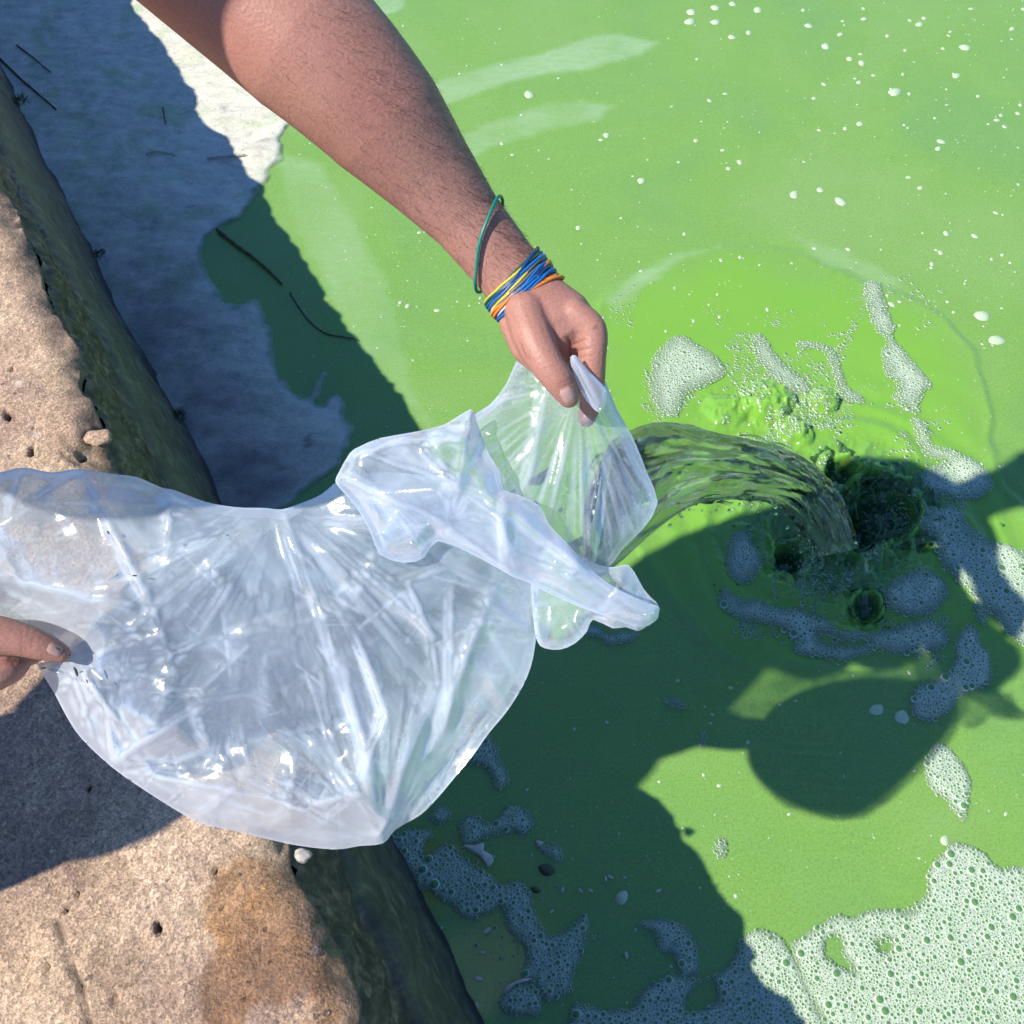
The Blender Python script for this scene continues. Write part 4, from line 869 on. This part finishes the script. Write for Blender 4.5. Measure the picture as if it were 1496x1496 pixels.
held = film_piece('held_water', HELD, lambda x, y: dbody(x, y)+.010, .016, .040, stream_root, [lambda x, y: .002*fbm(x*.012, y*.012, 0, 2, 70)], [lambda x, y: .003*fbm(x*.010, y*.010, 2, 2, 71)], 150, 7)
held.data.materials.clear(); held.data.materials.append(M['clear'])
NW = [(715, 745), (790, 690), (870, 650), (925, 668), (952, 730), (935, 768), (906, 798), (884, 824), (848, 832), (805, 802), (760, 785)]
held = film_piece('held_water', NW, lambda x, y: .838+.010*(y-520)/320+.012*(x-700)/260, .006, .012, stream_root, [lambda x, y: .003*fbm(x*.03, y*.02, 0, 3, 75)], [lambda x, y: .003*fbm(x*.03, y*.02, 2, 3, 76)], 60, 5)
held.data.materials.clear(); held.data.materials.append(M['clear'])
COLLAR = [(490, 702), (495, 690), (511, 662), (526, 652), (555, 640), (600, 632), (650, 620), (688, 597), (696, 615), (705, 640), (715, 665), (731, 690), (735, 715), (760, 724), (790, 740), (801, 765), (830, 795), (870, 838), (905, 862), (950, 882), (964, 888), (956, 908), (935, 916), (890, 902), (845, 886), (800, 866), (770, 850), (748, 842), (700, 815), (640, 790), (620, 815), (590, 822), (555, 810), (540, 775), (520, 740), (495, 712)]
cbx = (490, 590, 965, 910)
cl_col = [(560, 645, 700, 640, .005, 5), (530, 660, 735, 730, .006, 5), (500, 695, 640, 760, .006, 6), (690, 600, 660, 760, .005, 6), (735, 715, 740, 830, .006, 6), (700, 690, 760, 830, .005, 6), (640, 760, 760, 850, .005, 6), (740, 740, 900, 870, .006, 5), (800, 770, 950, 885, .006, 5), (560, 720, 640, 790, .005, 5), (520, 665, 600, 640, .004, 4), (610, 650, 700, 720, .004, 4), (620, 800, 560, 730, .004, 4)]
film_piece('bag_collar', COLLAR, lambda x, y: .790+.030*(x-490)/470, .012, .016, bag, [facet_field(23, 60, cbx, .0042), facet_field(24, 200, cbx, .0016, (.6, 3)), facet_field(25, 300, cbx, .0009, (.3, 2)), crease_field(cl_col)], [facet_field(33, 60, cbx, .005)], 40, 2.7, 2, 8, milk=bands_field([(560, 650, 735, 735, 16, .4), (690, 600, 725, 700, 14, .4), (735, 740, 950, 888, 18, .45), (500, 690, 640, 760, 10, .3), (735, 720, 742, 840, 14, .4)]))
NECK = [(688, 610), (715, 592), (740, 560), (757, 522), (775, 505), (820, 500), (858, 520), (884, 556), (900, 596), (925, 640), (945, 690), (961, 734), (940, 772), (910, 802), (886, 832), (850, 842), (815, 815), (780, 775), (735, 735), (700, 690), (680, 640)]
nbx = (680, 500, 965, 850)
film_piece('bag_neck', NECK, lambda x, y: .832+.010*(y-520)/320+.012*(x-700)/260, .016, .022, bag, [fan_field([(846, 552, .0017, 7, 170, 900, 41)]), facet_field(43, 26, nbx, .0016), fan_field([(846, 556, .0008, 22, 90, 900, 47)]), crease_field([(757, 525, 830, 600, .003, 5), (800, 560, 770, 720, .004, 6), (840, 600, 800, 760, .004, 5), (850, 620, 850, 800, .003, 5), (868, 620, 910, 800, .003, 5), (880, 600, 950, 730, .003, 6)])], [fan_field([(846, 552, .0018, 6, 150, 900, 45)]), facet_field(46, 24, nbx, .002)], 70, 2.9, 2, 10, op=-.30, milk=bands_field([(846+10*math.cos(a_), 560+10*math.sin(a_), 846+r_*math.cos(a_), 560+r_*math.sin(a_), w_, o_) for a_, r_, w_, o_ in [(.95+.105*i_+.03*math.sin(i_*7), 190+70*math.sin(i_*3.1), 2.2+1.6*math.sin(i_*5)**2, .35+.3*math.sin(i_*2.3)**2) for i_ in range(17)]]+[(800, 560, 768, 740, 18, .5), (846, 600, 830, 780, 6, .4), (856, 610, 862, 800, 5, .4), (870, 610, 915, 800, 6, .35), (757, 525, 700, 640, 16, .35)]))
TWIST = [(833, 522), (841, 519), (850, 530), (864, 546), (880, 562), (886, 574), (885, 590), (876, 603), (864, 594), (852, 578), (843, 560), (836, 540)]
film_piece('neck_twist', TWIST, lambda x, y: .787+.018*(y-520)/80, .003, .003, bag, [crease_field([(836, 524, 874, 592, .002, 3), (842, 524, 880, 586, .002, 3), (838, 524, 878, 598, .0015, 2), (840, 522, 884, 576, .0015, 2)])], [facet_field(48, 12, (830, 515, 885, 600), .001)], 10, 2.0, 2, 3, op=.05)
FLAP = [(776, 800), (800, 790), (840, 806), (876, 826), (900, 828), (918, 825), (932, 845), (940, 860), (952, 874), (962, 884), (961, 904), (946, 914), (932, 922), (914, 916), (895, 918), (866, 905), (858, 922), (840, 940), (818, 949), (796, 947), (784, 935), (778, 890)]
film_piece('bag_flap', FLAP, lambda x, y: .845+.0*(x), .010, .014, bag, [facet_field(53, 70, (775, 815, 965, 950), .0035), crease_field([(860, 900, 930, 850, .004, 4), (800, 860, 930, 915, .004, 5), (900, 840, 950, 890, .003, 4)])], [facet_field(54, 60, (775, 815, 965, 950), .003)], 36, 3.4, 2, 6, op=-.15)
for (x, y, L_, w_, an) in ((111, 981, 8, 2.2, 1.2), (85, 948, 4.5, 1.3, .5), (100, 957, 3, 1, .3), (127, 995, 3, 1, 1.2), (63, 976, 5, 1.5, -.1), (55, 932, 3, .9, .4), (158, 778, 3, 1.2, .9), (197, 841, 4, 1.2, .1)):
    c_, s_ = math.cos(an), math.sin(an); pts = [(x+c_*L_*math.cos(q)-s_*w_*math.sin(q)*(1+.3*math.sin(3*q)), y+s_*L_*math.cos(q)+c_*w_*math.sin(q)) for q in np.arange(10)*.628]
    dd = .786 if y > 900 else .785
    link('mud_speck', mk_mesh('mud_speck', np.array([dep(a, b, dd) for a, b in pts]+[dep(x, y, dd-.001)]), [(i, (i+1) % 10, 10) for i in range(10)], M['dirt']), bag)
# ------------------------------------------------------------------ poured water
UPC = smooth_poly([(868, 668), (900, 640), (935, 622), (1000, 617), (1080, 638), (1150, 664), (1200, 698), (1232, 745), (1250, 800)], 24, False)
LOC = smooth_poly([(842, 800), (868, 838), (890, 830), (940, 786), (1000, 744), (1060, 729), (1125, 734), (1165, 768), (1196, 812)], 24, False)
ns = len(UPC); ts = np.linspace(0, 1, ns); dz = .838+1.13*np.clip((ts-.06)/.94, 0, 1)**1.25; nr = 150; rings = []; painted_glint = []; qa_ = np.arange(nr)*2*np.pi/nr
for i in range(ns):
    c = (UPC[i]+LOC[i])/2; hv2 = (UPC[i]-LOC[i])/2; d = dz[i]; cw = dep(c[0], c[1], d); w = (hv2[0]*R_-hv2[1]*U_)*d/F_PX; hw = np.linalg.norm(w)
    thick = min(hw*.55, .016+.022*ts[i]); v = -F_
    tq = np.full(nr, ts[i]); cq, sq = np.cos(qa_), np.sin(qa_)
    tp = min(1, (ts[i]+.004)/.10)**.5; s1 = fbm(tq*5.5+.5*cq, cq*1.9, sq*1.9, 3, 91); s2 = fbm(tq*7+1.2*s1, cq*2.6, sq*2.6, 2, 95, .4); s3 = fbm(tq*13+1.5*s2, cq*5.5+s1*2, sq*5.5, 2, 96, .45, True)
    k = (1+(.20+.30*ts[i]**2)*s1+(.16+.20*ts[i])*s2+(.030+.10*ts[i]**2)*s3)*tp; tw_ = ts[i]**6*.35*(s1+s2)
    painted_glint.append(np.clip(.12*sstep(.1, .5, s2)+.45*sstep(.62, .9, s3)+.10*sstep(.8, 1, ts[i]), 0, .5)*min(1, ts[i]*12))  # highlights painted as white on the crests and towards the stream's end
    ring_ = [cw+w*cq[j]*(tp+(k[j]-tp)*(.35+.4*ts[i]))+v*thick*sq[j]*k[j]*1.15+F_*.05*tw_[j] for j in range(nr)]
    rings.append(ring_)
strands = MB()
for _ in range(60):
    t0 = RNG.uniform(.5, .93); i0 = int(t0*(ns-1)); i1 = min(ns-1, i0+int(RNG.uniform(12, 40))); f_ = RNG.choice([-1, 1])*RNG.uniform(.75, 1.05); P = []
    for q_, i in enumerate(np.linspace(i0, i1, 7).astype(int)):
        c = (UPC[i]+LOC[i])/2+(UPC[i]-LOC[i])/2*f_*(1+.10*q_/6)+RNG.normal(0, 1.5, 2); P.append(dep(c[0], c[1], dz[i]-.02*RNG.random()))
    strands.add(*tube(smooth_poly(np.array(P), 3, False), np.interp(np.linspace(0, 1, 19), [0, .3, .8, 1], [.0006, .0020, .0034, .0010])*RNG.uniform(.5, 1.3), 7))
V, Fc = loft(rings); sme_ = mk_mesh('stream', np.array(V), Fc, M['stream']); attr(sme_, 'air', np.concatenate(painted_glint)); link('stream', sme_, stream_root)
mb = MB(); bmi = bmesh.new(); bmesh.ops.create_icosphere(bmi, subdivisions=2, radius=1); IV = np.array([tuple(v.co) for v in bmi.verts]); IF = [[v.index for v in f.verts] for f in bmi.faces]; bmi.free()
for _ in range(46):
    t = RNG.uniform(.45, 1); i = int(t*(ns-1)); c = LOC[i]+RNG.normal(0, 10, 2)+np.array([0, 12*RNG.random()]); P = dep(c[0], c[1], dz[i]*1.0); mb.add(P+IV*RNG.uniform(.0009, .0032), IF)
link('strands', strands.mesh('strands', [M['clear']]), stream_root, kind='stuff')
link('droplets', mb.mesh('droplets', [M['clear']]), stream_root, kind='stuff')
# splash: crown sheets, threads, drops
sp = link('splash', None, label='dark green splash crown where the poured water strikes the algae', cat='splash')
def crown(c, r0, hmax, lean, seed, a0=0, a1=2*math.pi, n=260):
    V, Fc = [], []; m = 7; A_ = a0+(a1-a0)*np.arange(n+1)/n; ca, sa = np.cos(A_), np.sin(A_)
    z1 = fbm(ca*1.6+seed, sa*1.6, 0, 3, 201); z2 = fbm(ca*6+seed, sa*6, 0, 4, 202, .55); z3 = .4*fbm(ca*22+seed, sa*22, 0, 2, 203)
    hh = hmax*np.clip(.45+.8*z1+.75*z2+.25*z3, .05, 2)*(np.clip(np.sin(np.pi*np.arange(n+1)/n), 0, 1)**.4 if a1-a0 < 6.2 else 1)
    wr = water_h(c[0]+r0*1.15*ca, c[1]+r0*1.15*sa)
    for side_ in (0, 1):
        for i in range(n+1):
            for j in range(m):
                t = j/(m-1); rr = r0*(1.02+.16*z1[i])+lean*t**1.5*(.7+.9*z2[i]+.5*z3[i])+(.0014*(1-t)+.0003)*side_; tw = .35*t*z2[i]
                V.append((c[0]+rr*math.cos(A_[i]+tw), c[1]+rr*math.sin(A_[i]+tw), wr[i]*.6-.008*(1-t)+hh[i]*(t-.45*t*t)*1.7))
    k = n+1
    for i in range(n):
        for j in range(m-1):
            a = i*m+j; Fc.append((a, a+1, a+m+1, a+m)); b = k*m+a; Fc.append((b, b+m, b+m+1, b+1))
        a = i*m+m-1; b = k*m+a; Fc.append((a, b, b+m, a+m))
    return V, Fc
for k, (ci, r0, hm_, lean, a0, a1) in enumerate([(0, .074, .024, .034, -2.2, 2.0), (0, .084, .016, .040, -1.2, 1.4), (0, .066, .026, .014, 1.2, 3.6), (3, .030, .012, .010, 0, 2*math.pi), (4, .040, .016, .022, .3, 3.0), (2, .036, .010, .010, 2.2, 5.4)]):
    V, Fc = crown(PITW[ci][0], r0, hm_, lean, 3.1*k+1, a0, a1); link('crown_sheet', mk_mesh('crown_sheet', np.array(V), Fc, M['splash']), sp)
mb = MB()
for k in range(64):
    ci = RNG.choice([0, 0, 0, 0, 1, 1, 2, 3, 4, 5]); c, r0, dd = PITW[ci]; r0 = r0*1.2; a = RNG.uniform(0, 6.28); r = r0*RNG.uniform(.2, 1.5); L_ = RNG.uniform(.02, .08); da = RNG.uniform(-1.6, 1.6); P = []
    for t in np.linspace(0, 1, 7):
        aa = a+da*t; rr = r+L_*.5*(t-.5); P.append((c[0]+rr*math.cos(aa), c[1]+rr*math.sin(aa), -.006+.020*math.sin(math.pi*t)*RNG.uniform(.9, 1.1)-.014*float(sstep(r0, r0*.4, rr))))
    V, Fc = tube(smooth_poly(np.array(P), 4, False), np.interp(np.linspace(0, 1, 25), [0, .3, .7, 1], [.0026, .0012, .0022, .0008])*RNG.uniform(.7, 1.7), 6); mb.add(V, Fc)
link('splash_threads', mb.mesh('splash_threads', [M['splash']]), sp, kind='stuff')
mb = MB()
for k in range(320):
    px, py = RNG.normal(1230, 85), RNG.normal(800, 65); w = at(px, py); mb.add(np.array([w[0], w[1], max(0, float(water_h(w[:1], w[1:2])[0]))+RNG.random()**2*.06])+IV*(.0008+.0026*RNG.random()**3), IF)
link('splash_drops', mb.mesh('splash_drops', [M['splash']]), sp, kind='stuff')
# ------------------------------------------------------------------ debris on the water and the quay
def stick(px_pts, r0, r1, label, mat='twig', z0=.006, name='reed_stem', cat='reed stem', group=None):
    P = at(*smooth_poly(px_pts, 6, False).T); n = len(P); P[:, 2] = water_h(P[:, 0], P[:, 1])+z0+.0015*fbm(np.arange(n)*.4, 0*np.arange(n), 0, 2, 301)
    rr = (r0+(r1-r0)*np.linspace(0, 1, n))*(1+.15*fbm(np.arange(n)*.9, 0*np.arange(n), 0, 2, 302))
    V, Fc = tube(P, rr, 8); return link(name, mk_mesh(name, np.array(V), Fc, M[mat]), label=label, cat=cat, group=group)
stick([(-20, 68), (20, 108), (50, 135), (84, 164)], .0040, .0025, 'long brown reed stem lying on the scum along the wall at the upper left', z0=.011)
stick([(26, 70), (50, 88), (76, 110)], .0026, .0016, 'short faint reed stem beside the longer one on the scum', z0=.010)
stick([(240, 163), (242, 176), (244, 188)], .0026, .0018, 'tiny upright brown twig stuck in the middle of the scum', z0=.014)
stick([(304, 236), (330, 234), (360, 231)], .0030, .0020, 'pale straw on the scum near its sunlit edge', 'pebble', .011)
stick([(215, 230), (235, 227), (258, 232)], .0026, .0016, 'curved pale straw in the middle of the shaded scum', 'pebble', .011)
stick([(318, 338), (340, 356), (372, 380), (398, 402), (412, 417)], .0050, .0030, 'thick grey brown reed stem reaching from the scum into the shaded water', z0=.007)
stick([(424, 428), (432, 442), (452, 470), (476, 488), (500, 493), (524, 499)], .0022, .0016, 'thin dark wavy root floating in the shaded water below the reed stem', 'leaf', .003)
def blob(c, r, seed, sq=.6, sub=3):
    bm_ = bmesh.new(); bmesh.ops.create_icosphere(bm_, subdivisions=sub, radius=1); V = np.array([tuple(v.co) for v in bm_.verts]); Fc = [[v.index for v in f.verts] for f in bm_.faces]; bm_.free()
    k = 1+.35*fbm(V[:, 0]*1.6+seed, V[:, 1]*1.6, V[:, 2]*1.6, 4, 311); V = V*k[:, None]*np.array(r)*np.array([1, 1, sq]); return V+np.array(c), Fc
def lump(px, py, z, r, mat, name, label, cat, sq=.6, group=None):
    c = at(px, py, z); V, Fc = blob(c, r, px*.37, sq); return link(name, mk_mesh(name, V, Fc, M[mat]), label=label, cat=cat, group=group)
def tuft(px, py, z, r, label):
    c = at(px, py, z); V, Fc = [], []
    for k in range(260):
        d = RNG.normal(0, 1, 3); d /= np.linalg.norm(d); d[2] = abs(d[2]); p = c+d*r*RNG.uniform(.3, 1); e = np.cross(d, RNG.normal(0, 1, 3)); e /= np.linalg.norm(e); L_ = r*RNG.uniform(.25, .6); o = len(V)
        V += [p-e*.0009, p+e*.0009, p+d*L_+RNG.normal(0, r*.15, 3)]; Fc.append((o, o+1, o+2))
    link('moss_tuft', mk_mesh('moss_tuft', np.array(V), Fc, M['moss'], False), label=label, cat='moss')
tuft(30, 150, .05, .022, 'dark moss tuft sticking out of the wall beside the upper scum')
tuft(262, 612, .03, .020, 'dark moss tuft at the waterline of the wall above the bag')
tuft(146, 372, .03, .014, 'small dark moss clump on the waterline half way up the wall')
lump(442, 1250, H-.016, (.010, .008, .008), 'pebble', 'stone_chip', 'pale stone chip on the broken quay edge just under the bag bottom', 'stone')
lump(144, 640, H-.010, (.020, .014, .012), 'stone', 'stone_chip', 'loose stone flake in the hollow of the quay edge above the bag', 'stone')
def shard(pts, label, mat='shell', z0=.004, cat='shell', name='shell_fragment'):
    Pw = at(*smooth_poly(pts, 2).T); c = Pw.mean(0); n = len(Pw); V = [np.array([p[0], p[1], z0]) for p in Pw]+[np.array([(p[0]*.8+c[0]*.2), (p[1]*.8+c[1]*.2), z0+.003]) for p in Pw]+[np.array([c[0], c[1], z0+.0038])]
    Fc = [(i, (i+1) % n, n+(i+1) % n, n+i) for i in range(n)]+[(n+i, n+(i+1) % n, 2*n) for i in range(n)]
    link(name, mk_mesh(name, np.array(V), Fc, M[mat]), label=label, cat=cat)
shard(c8([(528, 715), (580, 716), (620, 706), (618, 740), (655, 760), (660, 790), (636, 815), (622, 790), (596, 762), (560, 740)]), 'pale shell fragment between the wall foam and the saddle shaped foam patch')
shard(c8([(700, 1350), (740, 1318), (800, 1296), (830, 1302), (790, 1312), (745, 1330), (715, 1360)]), 'thin pale shell sliver above the round foam patch')
shard(c8([(305, 855), (318, 870), (330, 910), (345, 950), (352, 975), (338, 960), (322, 920), (308, 880)]), 'narrow pale shell sliver at the foot of the mossy wall')
shard(c8([(848, 695), (880, 704), (862, 722), (850, 716)]), 'small pale shell chip on the foam scrap')
shard([(786, 1266), (800, 1262), (811, 1270), (806, 1278), (794, 1279)], 'dark rotten leaf under the surface right of the wall foam', 'leaf', .002, 'leaf', 'dead_leaf')
shard([(774, 1298), (783, 1295), (790, 1302), (782, 1305)], 'small dark rotten leaf below the larger one near the foam', 'leaf', .002, 'leaf', 'dead_leaf')
for (px, py) in ((885, 1285), (892, 1282), (848, 1302), (806, 1332), (915, 1396), (962, 1302), (700, 1430), (706, 1392), (697, 1468), (863, 1302), (822, 1300), (712, 1360)):
    w = at(px, py); a = RNG.uniform(0, 3.1); l = RNG.uniform(.004, .009); q = [(w[0]+l*math.cos(t)*math.cos(a)-l*.45*math.sin(t)*math.sin(a), w[1]+l*math.cos(t)*math.sin(a)+l*.45*math.sin(t)*math.cos(a), .0035) for t in np.arange(7)*.8976]
    V = q+[(x, y, .0055) for x, y, z in q]; Fc = [(i, (i+1) % 7, 7+(i+1) % 7, 7+i) for i in range(7)]+[tuple(range(7, 14))]
    link('plant_scrap', mk_mesh('plant_scrap', np.array(V), Fc, M['shell'], False), label='small pale scrap floating on the dark water by the wall', cat='plant scrap', group='pale scraps floating by the wall')
mb = MB()
for _ in range(150):                                              # beads of water on the wet stone
    px, py = RNG.normal(405, 60), RNG.uniform(1275, 1500)
    if px > 430+(py-1270)*.3 or px < 312: continue
    c = at(px, py, H-.001); mb.add(c+IV*np.array([1, 1, .6])*(.0006+.0030*RNG.random()**5), IF)
link('water_beads', mb.mesh('water_beads', [M['clear']]), kind='stuff', label='beads of water on the wet brown stone')
